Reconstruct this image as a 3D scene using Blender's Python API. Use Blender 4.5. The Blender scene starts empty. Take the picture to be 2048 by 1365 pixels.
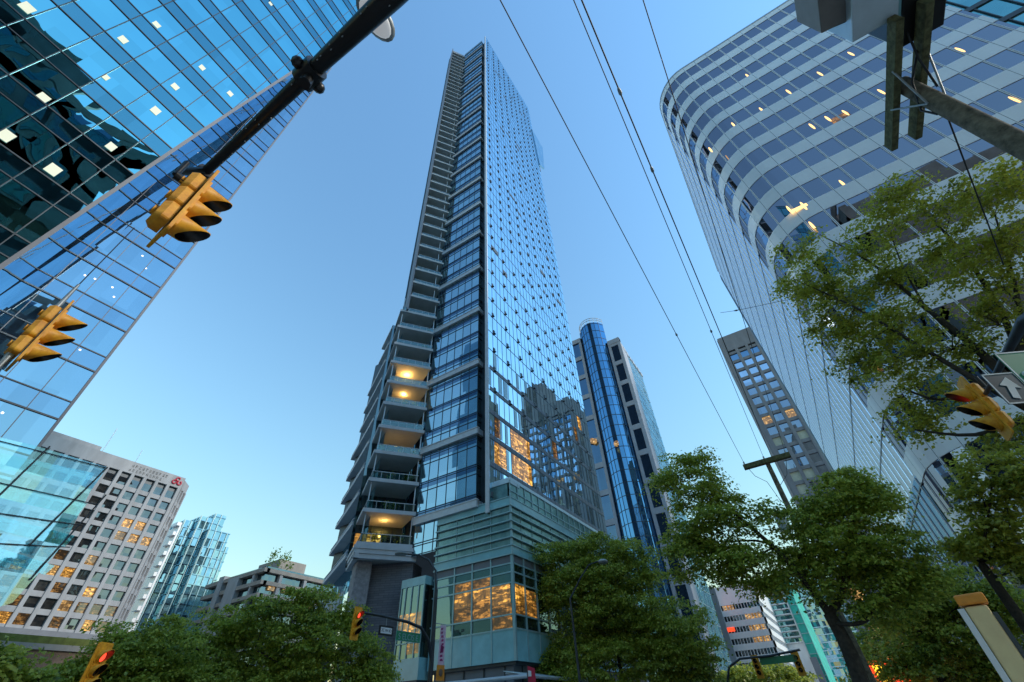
import bpy, math, random
import numpy as np
from mathutils import Vector, Matrix
R = math.radians
random.seed(7)
scene = bpy.context.scene
COL = scene.collection

# ------------------------------------------------------------------ camera, sky, sun, exposure
FPX, YAW, PIT, ROL = 847.84, 0.534936, 0.732007, -0.059099      # focal length in pixels of a 2048 wide frame
FW = np.array([math.cos(YAW)*math.cos(PIT), math.sin(YAW)*math.cos(PIT), math.sin(PIT)])
_r = np.array([math.sin(YAW), -math.cos(YAW), 0.0]); _u = np.cross(_r, FW)
RT = math.cos(ROL)*_r + math.sin(ROL)*_u
UP = -math.sin(ROL)*_r + math.cos(ROL)*_u
EYE = np.array([0.0, 0.0, 1.6])
cam = bpy.data.cameras.new('camera'); camo = bpy.data.objects.new('camera', cam); COL.objects.link(camo)
cam.sensor_fit = 'HORIZONTAL'; cam.sensor_width = 36; cam.lens = 36*FPX/2048
cam.clip_start = 0.05; cam.clip_end = 6000
M = Matrix.Identity(4)
for i in range(3):
    M[i][0] = RT[i]; M[i][1] = UP[i]; M[i][2] = -FW[i]; M[i][3] = EYE[i]
camo.matrix_world = M
scene.camera = camo

SUN_EL, SUN_AZ = 30.0, 290.0           # world azimuth from +X towards +Y
w = bpy.data.worlds.new('World'); scene.world = w; w.use_nodes = True
nt = w.node_tree; bg = nt.nodes['Background']
sky = nt.nodes.new('ShaderNodeTexSky'); sky.sky_type = 'NISHITA'; sky.sun_disc = False
sky.sun_elevation = R(SUN_EL); sky.sun_rotation = R(90-SUN_AZ)
sky.air_density = 3.0; sky.dust_density = 0.0; sky.ozone_density = 10; sky.altitude = 0
hue = nt.nodes.new('ShaderNodeVectorMath'); hue.operation = 'MULTIPLY'; hue.inputs[1].default_value = (.88, .935, .985)
nt.links.new(sky.outputs[0], hue.inputs[0]); nt.links.new(hue.outputs[0], bg.inputs[0]); bg.inputs[1].default_value = 0.15
sl = bpy.data.lights.new('sun', 'SUN'); sl.energy = 1.4; sl.angle = R(10); sl.color = (1, .9, .78)
so = bpy.data.objects.new('sun', sl); COL.objects.link(so)
sd = Vector((math.cos(R(SUN_AZ))*math.cos(R(SUN_EL)), math.sin(R(SUN_AZ))*math.cos(R(SUN_EL)), math.sin(R(SUN_EL))))
so.rotation_euler = sd.to_track_quat('Z', 'Y').to_euler(); so.location = (0, 0, 300)
scene.view_settings.view_transform = 'Standard'; scene.view_settings.look = 'None'
scene.view_settings.exposure = 0.9; scene.view_settings.gamma = 1
scene.cycles.max_bounces = 6; scene.cycles.diffuse_bounces = 2; scene.cycles.glossy_bounces = 4
scene.cycles.transparent_max_bounces = 8; scene.cycles.sample_clamp_indirect = 1.6

def ray(px, py):
    d = FW*FPX + RT*(px-1024) - UP*(py-682.5)
    return d/np.linalg.norm(d)
def at(px, py, D):                      # point seen at a pixel, at horizontal distance D
    d = ray(px, py); return EYE + d*(D/math.hypot(d[0], d[1]))
def on(px, py, ax, v):                  # point seen at a pixel, on a plane x=, y= or z=
    d = ray(px, py); i = 'xyz'.index(ax); return EYE + d*((v-EYE[i])/d[i])
def mpp(p): return float((np.asarray(p)-EYE) @ FW)/FPX   # metres per (2048-frame) pixel at a point

# ------------------------------------------------------------------ materials
def newmat(name):
    m = bpy.data.materials.new(name); m.use_nodes = True
    return m, m.node_tree.nodes, m.node_tree.links, m.node_tree.nodes['Principled BSDF']
def paint(name, col, rough=.5, metal=0.0, var=.12, scale=1.5, bump=0.0, spec=.5, streak=0):
    m, n, l, b = newmat(name)
    g = n.new('ShaderNodeNewGeometry'); mp = n.new('ShaderNodeMapping')
    mp.inputs['Scale'].default_value = (scale, scale, scale*(.25 if streak else 1)); l.new(g.outputs['Position'], mp.inputs[0])
    t = n.new('ShaderNodeTexNoise'); t.inputs['Scale'].default_value = 1; t.inputs['Detail'].default_value = 6; t.inputs['Roughness'].default_value = .65
    l.new(mp.outputs[0], t.inputs[0])
    r = n.new('ShaderNodeValToRGB'); r.color_ramp.elements[0].position = .3; r.color_ramp.elements[1].position = .7
    r.color_ramp.elements[0].color = (*[max(0, c*(1-var)) for c in col], 1); r.color_ramp.elements[1].color = (*[min(1, c*(1+var)) for c in col], 1)
    l.new(t.outputs[0], r.inputs[0]); l.new(r.outputs[0], b.inputs['Base Color'])
    b.inputs['Roughness'].default_value = rough; b.inputs['Metallic'].default_value = metal
    b.inputs['Specular IOR Level'].default_value = spec
    if bump:
        bp = n.new('ShaderNodeBump'); bp.inputs['Strength'].default_value = bump; bp.inputs['Distance'].default_value = .02
        l.new(t.outputs[0], bp.inputs['Height']); l.new(bp.outputs[0], b.inputs['Normal'])
    return m
def mnode(n, l, op, a, b=None):
    q = n.new('ShaderNodeMath'); q.operation = op
    for i, v in enumerate((a, b)):
        if v is None: continue
        if hasattr(v, 'links'): l.new(v, q.inputs[i])
        else: q.inputs[i].default_value = v
    return q.outputs[0]
def vnode(n, l, op, a, b=None, s=None):
    q = n.new('ShaderNodeVectorMath'); q.operation = op
    for i, v in enumerate((a, b)):
        if v is None: continue
        if hasattr(v, 'links'): l.new(v, q.inputs[i])
        else: q.inputs[i].default_value = v
    if s is not None: q.inputs['Scale'].default_value = s
    return q.outputs[0]
def glass(name, tint, inner, pw=1.2, ph=3.4, refl=.45, wob=.012, wave=.02, rough=.015, off=(0, 0), wscale=.25, blend=.5, tvar=.12):
    """curtain-wall glass: a tinted mirror coat over the rooms behind, each pane tilted a little"""
    m, n, l, b = newmat(name); n.remove(b); out = n['Material Output']
    uv = n.new('ShaderNodeUVMap'); uv.uv_map = 'UVMap'; sp = n.new('ShaderNodeSeparateXYZ'); l.new(uv.outputs[0], sp.inputs[0])
    iu = mnode(n, l, 'FLOOR', mnode(n, l, 'DIVIDE', mnode(n, l, 'SUBTRACT', sp.outputs[0], off[0]), pw))
    iv = mnode(n, l, 'FLOOR', mnode(n, l, 'DIVIDE', mnode(n, l, 'SUBTRACT', sp.outputs[1], off[1]), ph))
    cb = n.new('ShaderNodeCombineXYZ'); l.new(iu, cb.inputs[0]); l.new(iv, cb.inputs[1])
    wn = n.new('ShaderNodeTexWhiteNoise'); wn.noise_dimensions = '3D'; l.new(cb.outputs[0], wn.inputs[0])
    geo = n.new('ShaderNodeNewGeometry')
    tx = n.new('ShaderNodeTexNoise'); tx.inputs['Scale'].default_value = wscale; tx.inputs['Detail'].default_value = 2; l.new(geo.outputs['Position'], tx.inputs[0])
    d1 = vnode(n, l, 'SCALE', vnode(n, l, 'SUBTRACT', wn.outputs['Color'], (.5, .5, .5)), s=2*wob)
    d2 = vnode(n, l, 'SCALE', vnode(n, l, 'SUBTRACT', tx.outputs['Color'], (.5, .5, .5)), s=2*wave)
    nr = vnode(n, l, 'NORMALIZE', vnode(n, l, 'ADD', geo.outputs['Normal'], vnode(n, l, 'ADD', d1, d2)))
    # rooms: a flat colour per pane varied by noise for interior detail
    rp = n.new('ShaderNodeValToRGB'); rp.color_ramp.interpolation = 'CONSTANT'
    for i, c in enumerate(inner):
        e = rp.color_ramp.elements[i] if i < 2 else rp.color_ramp.elements.new(i/len(inner))
        e.position = i/len(inner); e.color = (*c, 1)
    l.new(wn.outputs['Value'], rp.inputs[0])
    t2 = n.new('ShaderNodeTexNoise'); t2.inputs['Scale'].default_value = .9; t2.inputs['Detail'].default_value = 4; l.new(geo.outputs['Position'], t2.inputs[0])
    mr = n.new('ShaderNodeMapRange'); mr.inputs[1].default_value = .3; mr.inputs[2].default_value = .7; mr.inputs[3].default_value = .45; mr.inputs[4].default_value = 1.5; l.new(t2.outputs[0], mr.inputs[0])
    ic = vnode(n, l, 'MULTIPLY', rp.outputs[0], mr.outputs[0])
    df = n.new('ShaderNodeBsdfDiffuse'); l.new(ic, df.inputs[0])
    # tint varies a touch from pane to pane
    mr2 = n.new('ShaderNodeMapRange'); mr2.inputs[3].default_value = 1-tvar; mr2.inputs[4].default_value = 1; l.new(wn.outputs['Value'], mr2.inputs[0])
    tc = vnode(n, l, 'MULTIPLY', mr2.outputs[0], tint)
    gl = n.new('ShaderNodeBsdfGlossy'); gl.inputs['Roughness'].default_value = rough; l.new(tc, gl.inputs[0]); l.new(nr, gl.inputs['Normal'])
    lw = n.new('ShaderNodeLayerWeight'); lw.inputs[0].default_value = blend
    fac = n.new('ShaderNodeMapRange'); fac.inputs[3].default_value = refl; fac.inputs[4].default_value = 1; l.new(lw.outputs['Fresnel'], fac.inputs[0])
    mx = n.new('ShaderNodeMixShader'); l.new(fac.outputs[0], mx.inputs[0]); l.new(df.outputs[0], mx.inputs[1]); l.new(gl.outputs[0], mx.inputs[2])
    l.new(mx.outputs[0], out.inputs[0])
    return m
def litroom(name, c0, c1, strength, pw=1.17, ph=3.42, refl=.10, off=(0, 0)):
    """a lit room seen through its pane: lamps under the ceiling, dark furniture and half-drawn blinds"""
    m, n, l, b = newmat(name); n.remove(b); out = n['Material Output']
    uv = n.new('ShaderNodeUVMap'); uv.uv_map = 'UVMap'; sp = n.new('ShaderNodeSeparateXYZ'); l.new(uv.outputs[0], sp.inputs[0])
    du = mnode(n, l, 'DIVIDE', mnode(n, l, 'SUBTRACT', sp.outputs[0], off[0]), pw); dv = mnode(n, l, 'DIVIDE', mnode(n, l, 'SUBTRACT', sp.outputs[1], off[1]), ph)
    cb = n.new('ShaderNodeCombineXYZ'); l.new(mnode(n, l, 'FLOOR', du), cb.inputs[0]); l.new(mnode(n, l, 'FLOOR', dv), cb.inputs[1])
    wn = n.new('ShaderNodeTexWhiteNoise'); l.new(cb.outputs[0], wn.inputs[0])
    shift = vnode(n, l, 'SCALE', wn.outputs['Color'], s=37.0)
    def noise(sx, sy, det=4):
        mp = n.new('ShaderNodeMapping'); mp.inputs['Scale'].default_value = (sx, sy, 1); l.new(vnode(n, l, 'ADD', uv.outputs[0], shift), mp.inputs[0])
        t = n.new('ShaderNodeTexNoise'); t.inputs['Scale'].default_value = 1; t.inputs['Detail'].default_value = det; t.inputs['Roughness'].default_value = .7; l.new(mp.outputs[0], t.inputs[0]); return t.outputs[0]
    def step(v, a_, b_, lo=0., hi=1.):
        q = n.new('ShaderNodeMapRange'); q.inputs[1].default_value = a_; q.inputs[2].default_value = b_; q.inputs[3].default_value = lo; q.inputs[4].default_value = hi; l.new(v, q.inputs[0]); return q.outputs[0]
    blinds = step(noise(1.6/pw, .12, 2), .44, .52, .45, 1); lamps = step(noise(.8, 2.6, 3), .50, .62, .22, 1.6); clutter = step(noise(3.5, 3.5, 6), .38, .6, .3, 1.1)
    f = mnode(n, l, 'MULTIPLY', mnode(n, l, 'MULTIPLY', blinds, lamps), mnode(n, l, 'MULTIPLY', clutter, step(wn.outputs['Value'], 0, 1, .45, 1.25)))
    mx0 = n.new('ShaderNodeMix'); mx0.data_type = 'RGBA'; l.new(f, mx0.inputs[0]); mx0.inputs[6].default_value = (*c0, 1); mx0.inputs[7].default_value = (*c1, 1)
    e = n.new('ShaderNodeEmission'); e.inputs[1].default_value = strength; l.new(mx0.outputs[2], e.inputs[0])
    g = n.new('ShaderNodeBsdfGlossy'); g.inputs['Roughness'].default_value = .02
    mx = n.new('ShaderNodeMixShader'); mx.inputs[0].default_value = refl; l.new(e.outputs[0], mx.inputs[1]); l.new(g.outputs[0], mx.inputs[2]); l.new(mx.outputs[0], out.inputs[0])
    return m
def glow(name, col, s):
    m, n, l, b = newmat(name); b.inputs['Base Color'].default_value = (*[c*.6 for c in col], 1)
    b.inputs['Emission Color'].default_value = (*col, 1); b.inputs['Emission Strength'].default_value = s; return m
def leafmat(name, cols, trans=.35):
    m, n, l, b = newmat(name)
    a = n.new('ShaderNodeAttribute'); a.attribute_name = 'leafv'
    r = n.new('ShaderNodeValToRGB')
    for i, c in enumerate(cols):
        e = r.color_ramp.elements[i] if i < 2 else r.color_ramp.elements.new(.5)
        e.position = i/(len(cols)-1); e.color = (*c, 1)
    l.new(a.outputs['Fac'], r.inputs[0]); l.new(r.outputs[0], b.inputs['Base Color']); b.inputs['Roughness'].default_value = .45
    t = n.new('ShaderNodeBsdfTranslucent'); l.new(r.outputs[0], t.inputs[0])
    mx = n.new('ShaderNodeMixShader'); mx.inputs[0].default_value = trans
    l.new(b.outputs[0], mx.inputs[1]); l.new(t.outputs[0], mx.inputs[2]); l.new(mx.outputs[0], n['Material Output'].inputs[0])
    return m
def tealclear(name, tint, alpha, wob=0.0, pw=1.1, ph=1.0):
    m, n, l, b = newmat(name); n.remove(b)
    t = n.new('ShaderNodeBsdfTransparent'); t.inputs[0].default_value = (*tint, 1)
    g = n.new('ShaderNodeBsdfGlossy'); g.inputs['Roughness'].default_value = .02; g.inputs[0].default_value = (.75, .95, 1, 1)
    mx = n.new('ShaderNodeMixShader'); mx.inputs[0].default_value = alpha
    if wob:
        uv = n.new('ShaderNodeUVMap'); uv.uv_map = 'UVMap'; sp = n.new('ShaderNodeSeparateXYZ'); l.new(uv.outputs[0], sp.inputs[0]); cb = n.new('ShaderNodeCombineXYZ')
        l.new(mnode(n, l, 'FLOOR', mnode(n, l, 'DIVIDE', sp.outputs[0], pw)), cb.inputs[0]); l.new(mnode(n, l, 'FLOOR', mnode(n, l, 'DIVIDE', sp.outputs[1], ph)), cb.inputs[1])
        wn = n.new('ShaderNodeTexWhiteNoise'); l.new(cb.outputs[0], wn.inputs[0]); geo = n.new('ShaderNodeNewGeometry')
        tx = n.new('ShaderNodeTexNoise'); tx.inputs['Scale'].default_value = 1.1; tx.inputs['Detail'].default_value = 3; l.new(geo.outputs['Position'], tx.inputs[0])
        nr = vnode(n, l, 'NORMALIZE', vnode(n, l, 'ADD', geo.outputs['Normal'], vnode(n, l, 'ADD', vnode(n, l, 'SCALE', vnode(n, l, 'SUBTRACT', wn.outputs['Color'], (.5, .5, .5)), s=2*wob), vnode(n, l, 'SCALE', vnode(n, l, 'SUBTRACT', tx.outputs['Color'], (.5, .5, .5)), s=1.6*wob))))
        l.new(nr, g.inputs['Normal'])
        q = n.new('ShaderNodeMapRange'); q.inputs[3].default_value = alpha*.35; q.inputs[4].default_value = alpha*1.9; l.new(wn.outputs['Value'], q.inputs[0]); l.new(q.outputs[0], mx.inputs[0])
    l.new(t.outputs[0], mx.inputs[1]); l.new(g.outputs[0], mx.inputs[2]); l.new(mx.outputs[0], n['Material Output'].inputs[0])
    return m

MT = dict(
    steel=paint('brushed_steel', (.42, .46, .5), .4, .6, .1), pale=paint('pale_metal', (.55, .6, .65), .45, .2, .1),
    darkmet=paint('dark_metal', (.045, .055, .065), .45, .3, .3), frame=paint('dark_frame', (.03, .05, .07), .4, .2, .2),
    slab=paint('balcony_concrete', (.54, .57, .61), .7, 0, .1, .8, streak=1), soffit=paint('soffit_render', (.56, .57, .55), .8, 0, .12, .5),
    stone=paint('rough_stone', (.30, .29, .31), .85, 0, .3, 3, .4), white=paint('white_panel', (.90, .92, .95), .35, 0, .06, .4, streak=1),
    conc=paint('grey_concrete', (.25, .26, .285), .85, 0, .18, .5, .2, streak=1), bank=paint('pale_concrete', (.37, .38, .40), .8, 0, .2, .3, streak=1),
    teal=paint('teal_enamel', (.26, .54, .60), .18, 0, .15, .6), tealpale=paint('pale_teal_metal', (.32, .50, .53), .35, .2, .1),
    granite=paint('grey_granite', (.37, .41, .48), .6, 0, .12, .4), beige=paint('beige_concrete', (.33, .30, .27), .85, 0, .15, .4, streak=1),
    brown=paint('brown_cladding', (.20, .13, .09), .8, 0, .35, .6), black=paint('black_paint', (.012, .013, .014), .35, 0, .3),
    wood=paint('weathered_timber', (.16, .14, .10), .9, 0, .7, 6, .8), moss=paint('mossy_timber', (.13, .13, .06), .95, 0, .6, 9, .8),
    yellow=paint('signal_yellow', (1.0, .38, .02), .5, 0, .34, 11, .12), bark=paint('tree_bark', (.055, .045, .036), .95, 0, .5, 8, 1.0),
    green=paint('sign_green', (.02, .26, .12), .4, 0, .08), signw=paint('sign_white', (.8, .82, .84), .4, 0, .05),
    cream=paint('cream_enamel', (.95, .70, .36), .45, 0, .14, 3), orange=paint('orange_enamel', (.85, .30, .03), .5, 0, .2, 5),
    asphalt=paint('asphalt', (.075, .075, .078), .9, 0, .3, 8, .3), paving=paint('paving', (.38, .38, .37), .85, 0, .15, 2, .2),
    mark=paint('road_paint', (.75, .75, .72), .7, 0, .15, 3), wire=paint('wire', (.02, .022, .025), .6, 0, .2),
    lens=paint('dark_lens', (.02, .012, .01), .2, 0, .2), gal=paint('galvanised', (.36, .4, .42), .5, .5, .15, 5),
    pink=paint('pink_banner', (.78, .55, .66), .7, 0, .2, 6), magenta=paint('magenta_print', (.4, .03, .16), .7), red=paint('red_emblem', (.55, .02, .06), .5),
    bluemet=paint('pale_blue_metal', (.62, .76, .83), .4, .3, .08, 2), greybox=paint('warm_grey_metal', (.21, .2, .185), .55, .1, .1, 3),
    netting=paint('teal_netting', (.03, .42, .34), .7, 0, .35, .5), lawn=paint('roof_grass', (.13, .15, .035), .95, 0, .4, 1), slate=paint('slate_cladding', (.16, .18, .215), .5, .1, .12, .5),
    glead=paint('reflected_block', (.24, .27, .25), .8, 0, .3, .3), ceil=paint('blind_fabric', (.6, .62, .5), .8),
)
MT['redlens'] = glow('red_lens', (1, .06, .03), 1.2); MT['amberglow'] = glow('amber_glow', (1, .25, .02), .5); MT['warm'] = glow('warm_lamp', (1, .60, .22), 1.1)
MT['panel'] = glow('ceiling_panel', (.85, .9, .70), .30); MT['spot'] = glow('downlight', (1, .95, .85), 1.2)
MT['redsign'] = glow('red_sign', (1, .07, .02), .8); MT['yellowsign'] = glow('yellow_sign', (1, .55, .03), 1.1); MT['luma'] = glow('lamp_glass', (.9, .95, 1), .15)
DK = (.012, .018, .022)
MT['g_right'] = glass('tower_glass_street', (.66, .88, 1), [(.05, .075, .075), (.09, .12, .115), (.02, .03, .033), (.14, .165, .15), (.05, .06, .055)], 1.17, 3.4, .50, .006, .004)
MT['g_bay'] = glass('tower_glass_bay', (.60, .84, .98), [(.06, .15, .17), (.035, .08, .09), (.09, .19, .20), (.03, .06, .065)], 1.4, 3.4, .5, .012, .01)
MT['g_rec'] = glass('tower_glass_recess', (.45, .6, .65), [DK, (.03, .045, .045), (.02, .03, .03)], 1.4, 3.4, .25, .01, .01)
MT['g_pod'] = glass('podium_glass', (.45, .66, .66), [(.02, .03, .028), (.03, .04, .035), DK], 2.1, 4, .18, .008, .02)
MT['g_louvre'] = glass('frosted_glass', (.4, .62, .6), [(.15, .23, .21), (.18, .26, .235), (.12, .20, .185)], 2.1, .8, .18, .006, .01, .2)
MT['g_lean'] = glass('leaning_glass', (.19, .51, .60), [(.012, .05, .055), (.015, .06, .065), (.008, .03, .035)], 1.6, 3.4, .56, .006, .05, .01, (0, 0), .3)
MT['g_strip'] = glass('flat_glass', (.46, .66, .80), [(.02, .05, .09), (.03, .06, .1)], 1.55, 3.4, .58, .006, .012)
MT['g_office'] = glass('office_glass', (.27, .26, .30), [(.02, .022, .03), (.035, .032, .036), (.02, .02, .022), (.06, .052, .05)], 1.52, 3.92, .36, .012, .012)
MT['g_side'] = glass('office_side_glass', (.62, .72, .9), [(.03, .035, .05)], 1.52, 3.92, .5, .006, .01)
MT['g_bank'] = glass('bank_glass', (.5, .55, .58), [(.02, .02, .022), (.03, .027, .024), (.05, .045, .04), (.06, .06, .055)], 3.3, 3.5, .22, .02, .02)
MT['g_grey'] = glass('grey_tower_glass', (.62, .74, .95), [(.03, .04, .06), (.05, .05, .055), (.02, .025, .03)], 3.2, 3.5, .4, .03, .02)
MT['g_blue'] = glass('blue_glass', (.20, .48, .80), [(.02, .05, .10), (.01, .03, .06)], 1.5, 3.6, .55, .012, .01)
MT['g_dark'] = glass('dark_glass', (.24, .38, .56), [(.008, .015, .03)], 1.5, 3.6, .4, .012, .01)
MT['g_condo'] = glass('condo_glass', (.55, .85, 1), [(.10, .22, .27), (.16, .30, .34), (.05, .12, .16)], 1.5, 3, .4, .04, .02)
MT['g_far'] = glass('far_glass', (.4, .55, .65), [(.015, .02, .022), (.03, .03, .028)], 1.2, 3, .25, .02, .02)
MT['g_teal'] = glass('teal_glass', (.35, .75, .8), [(.06, .16, .17), (.03, .1, .11), (.12, .22, .22)], 1.5, 1.8, .35, .03, .02)
MT['rail'] = tealclear('rail_glass', (.66, .78, .78), .10); MT['screen'] = tealclear('screen_glass', (.70, .90, .92), .17, .06)
MT['lit'] = litroom('lit_amber_room', (.05, .02, .004), (1, .50, .10), 1.15, 1.17, 3.42)
MT['lit2'] = litroom('lit_lobby', (.015, .008, .003), (1, .46, .07), 1.0, 2.15, 2.45, .14, (22.8, 8.47))
MT['litdim'] = litroom('dim_amber_room', (.012, .008, .004), (.5, .22, .04), .8, 2.15, 2.45, .10, (22.8, 8.47))
MT['litbank'] = litroom('dim_office', (.012, .009, .006), (.5, .25, .07), .55, 3.3, 3.5, .14)
MT['litfar'] = litroom('warm_far_room', (.08, .04, .015), (.95, .55, .18), .75, 1.6, 3.4)
MT['leafA'] = leafmat('leaf_mid_green', [(.14, .21, .03), (.58, .62, .10), (.34, .44, .06)], .52)
MT['leafB'] = leafmat('leaf_deep_green', [(.055, .12, .025), (.26, .37, .065), (.14, .24, .045)], .5)
MT['leafD'] = leafmat('leaf_bright_green', [(.13, .21, .03), (.56, .60, .09), (.32, .43, .06)], .52)
MT['leafC'] = leafmat('leaf_olive', [(.17, .21, .03), (.60, .58, .08), (.38, .42, .055)], .55)
# stone laid in thin courses
def coursed(name, c1, c2, mortar):
    m, n, l, b = newmat(name); uv = n.new('ShaderNodeUVMap'); uv.uv_map = 'UVMap'
    t = n.new('ShaderNodeTexBrick'); t.inputs['Color1'].default_value = (*c1, 1); t.inputs['Color2'].default_value = (*c2, 1); t.inputs['Mortar'].default_value = (*mortar, 1)
    t.inputs['Scale'].default_value = 1; t.inputs['Brick Width'].default_value = .9; t.inputs['Row Height'].default_value = .22; t.inputs['Mortar Size'].default_value = .012
    l.new(uv.outputs[0], t.inputs[0]); l.new(t.outputs[0], b.inputs['Base Color']); b.inputs['Roughness'].default_value = .85
    bp = n.new('ShaderNodeBump'); bp.inputs['Strength'].default_value = .4; l.new(t.outputs['Fac'], bp.inputs['Height']); bp.invert = True; l.new(bp.outputs[0], b.inputs['Normal']); return m
MT['ledger'] = coursed('ledger_stone', (.15, .155, .18), (.20, .20, .225), (.08, .08, .09))

# ------------------------------------------------------------------ builders
ROOT = {}
def thing(name, label, cat, loc=(0, 0, 0), group=None, kind=None):
    o = bpy.data.objects.new(name, None); COL.objects.link(o); o.location = loc; o.empty_display_size = .5
    o['label'] = label; o['category'] = cat
    if group: o['group'] = group
    if kind: o['kind'] = kind
    ROOT[o.name] = np.array(loc, float); return o
def tag(o, label, cat, group=None, kind=None):
    if label: o['label'] = label
    if cat: o['category'] = cat
    if group: o['group'] = group
    if kind: o['kind'] = kind
    return o
def rootloc(p):
    while p is not None:
        if p.name in ROOT: return ROOT[p.name]
        p = p.parent
    return np.zeros(3)
class Fr:
    """a vertical working plane: s runs along u, d runs out along n, z is up"""
    def __init__(s, a, b, flip=False):
        s.o = np.array([a[0], a[1], 0.0]); v = np.array([b[0]-a[0], b[1]-a[1], 0.0]); s.L = np.linalg.norm(v); s.u = v/s.L
        s.n = np.array([s.u[1], -s.u[0], 0.0]) * (-1 if flip else 1)
    def p(s, a, z, d=0): return s.o + s.u*a + s.n*d + np.array([0, 0, z])
class MB:
    def __init__(s): s.v = []; s.f = []; s.m = []; s.sm = []
    def add(s, vs, fs, mi=0, smooth=False):
        k = len(s.v); s.v += [tuple(map(float, x)) for x in vs]
        for f in fs: s.f.append([i+k for i in f]); s.m.append(mi); s.sm.append(smooth)
        return s
    def quad(s, a, b, c, d, mi=0): return s.add([a, b, c, d], [(0, 1, 2, 3)], mi)
    def hexa(s, v, mi=0): return s.add(v, [(0, 3, 2, 1), (4, 5, 6, 7), (0, 1, 5, 4), (1, 2, 6, 5), (2, 3, 7, 6), (3, 0, 4, 7)], mi)
    def box(s, x0, x1, y0, y1, z0, z1, mi=0):
        return s.hexa([(x0, y0, z0), (x1, y0, z0), (x1, y1, z0), (x0, y1, z0), (x0, y0, z1), (x1, y0, z1), (x1, y1, z1), (x0, y1, z1)], mi)
    def fbox(s, F, s0, s1, z0, z1, d0, d1, mi=0):
        return s.hexa([F.p(s0, z0, d1), F.p(s1, z0, d1), F.p(s1, z0, d0), F.p(s0, z0, d0), F.p(s0, z1, d1), F.p(s1, z1, d1), F.p(s1, z1, d0), F.p(s0, z1, d0)], mi)
    def fquad(s, F, s0, s1, z0, z1, d=0, mi=0): return s.quad(F.p(s0, z0, d), F.p(s1, z0, d), F.p(s1, z1, d), F.p(s0, z1, d), mi)
    def prism(s, poly, z0, z1, mi=0, caps=True):
        n = len(poly); vs = [(p[0], p[1], z0) for p in poly]+[(p[0], p[1], z1) for p in poly]
        fs = [(i, (i+1) % n, n+(i+1) % n, n+i) for i in range(n)]
        if caps: fs += [tuple(range(n-1, -1, -1)), tuple(range(n, 2*n))]
        return s.add(vs, fs, mi)
    def slab(s, pts, off, mi=0):                      # any flat polygon given a thickness vector
        n = len(pts); off = np.asarray(off, float); a = [np.asarray(p, float) for p in pts]; b = [p+off for p in a]
        return s.add(a+b, [tuple(range(n-1, -1, -1)), tuple(range(n, 2*n))]+[(i, (i+1) % n, n+(i+1) % n, n+i) for i in range(n)], mi)
    def tube(s, pts, rad, n=8, mi=0, caps=True, smooth=True):
        pts = [np.asarray(p, float) for p in pts]; rad = rad if hasattr(rad, '__len__') else [rad]*len(pts)
        t = pts[1]-pts[0]; t = t/np.linalg.norm(t); a = np.array([0, 0, 1.0]) if abs(t[2]) < .9 else np.array([1.0, 0, 0])
        x = np.cross(a, t); x /= np.linalg.norm(x); vs = []
        for i, p in enumerate(pts):
            t = pts[min(i+1, len(pts)-1)]-pts[max(i-1, 0)]; t = t/(np.linalg.norm(t)+1e-9)
            x = x-t*(x@t); x /= (np.linalg.norm(x)+1e-9); y = np.cross(t, x)
            for k in range(n):
                th = 2*math.pi*k/n; vs.append(p+rad[i]*(math.cos(th)*x+math.sin(th)*y))
        fs = [(i*n+k, i*n+(k+1) % n, (i+1)*n+(k+1) % n, (i+1)*n+k) for i in range(len(pts)-1) for k in range(n)]
        s.add(vs, fs, mi, smooth)
        if caps: s.add(vs[:n], [tuple(range(n-1, -1, -1))], mi); s.add(vs[-n:], [tuple(range(n))], mi)
        return s
    def ball(s, c, r, n=10, m=7, mi=0):
        r = r if hasattr(r, '__len__') else (r, r, r); vs = []
        for i in range(m+1):
            ph = math.pi*i/m
            for k in range(n):
                th = 2*math.pi*k/n; vs.append((c[0]+r[0]*math.sin(ph)*math.cos(th), c[1]+r[1]*math.sin(ph)*math.sin(th), c[2]+r[2]*math.cos(ph)))
        return s.add(vs, [(i*n+k, (i+1)*n+k, (i+1)*n+(k+1) % n, i*n+(k+1) % n) for i in range(m) for k in range(n)], mi, True)
    def build(s, name, mats, parent=None, kind=None, label=None, bevel=0, local=False):
        mats = mats if isinstance(mats, (list, tuple)) else [mats]
        v = np.array(s.v, float); v = v if local else v - rootloc(parent)
        me = bpy.data.meshes.new(name); me.from_pydata(v.tolist(), [], s.f)
        for q in mats: me.materials.append(MT[q] if isinstance(q, str) else q)
        me.polygons.foreach_set('material_index', s.m); me.polygons.foreach_set('use_smooth', s.sm)
        me.update(); boxuv(me, np.zeros(3) if local else rootloc(parent))
        o = bpy.data.objects.new(name, me); COL.objects.link(o)
        if parent is not None: o.parent = parent
        if kind: o['kind'] = kind
        if label: o['label'] = label
        if bevel:
            b = o.modifiers.new('bevel', 'BEVEL'); b.width = bevel; b.segments = 2; b.limit_method = 'ANGLE'
        return o
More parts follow.
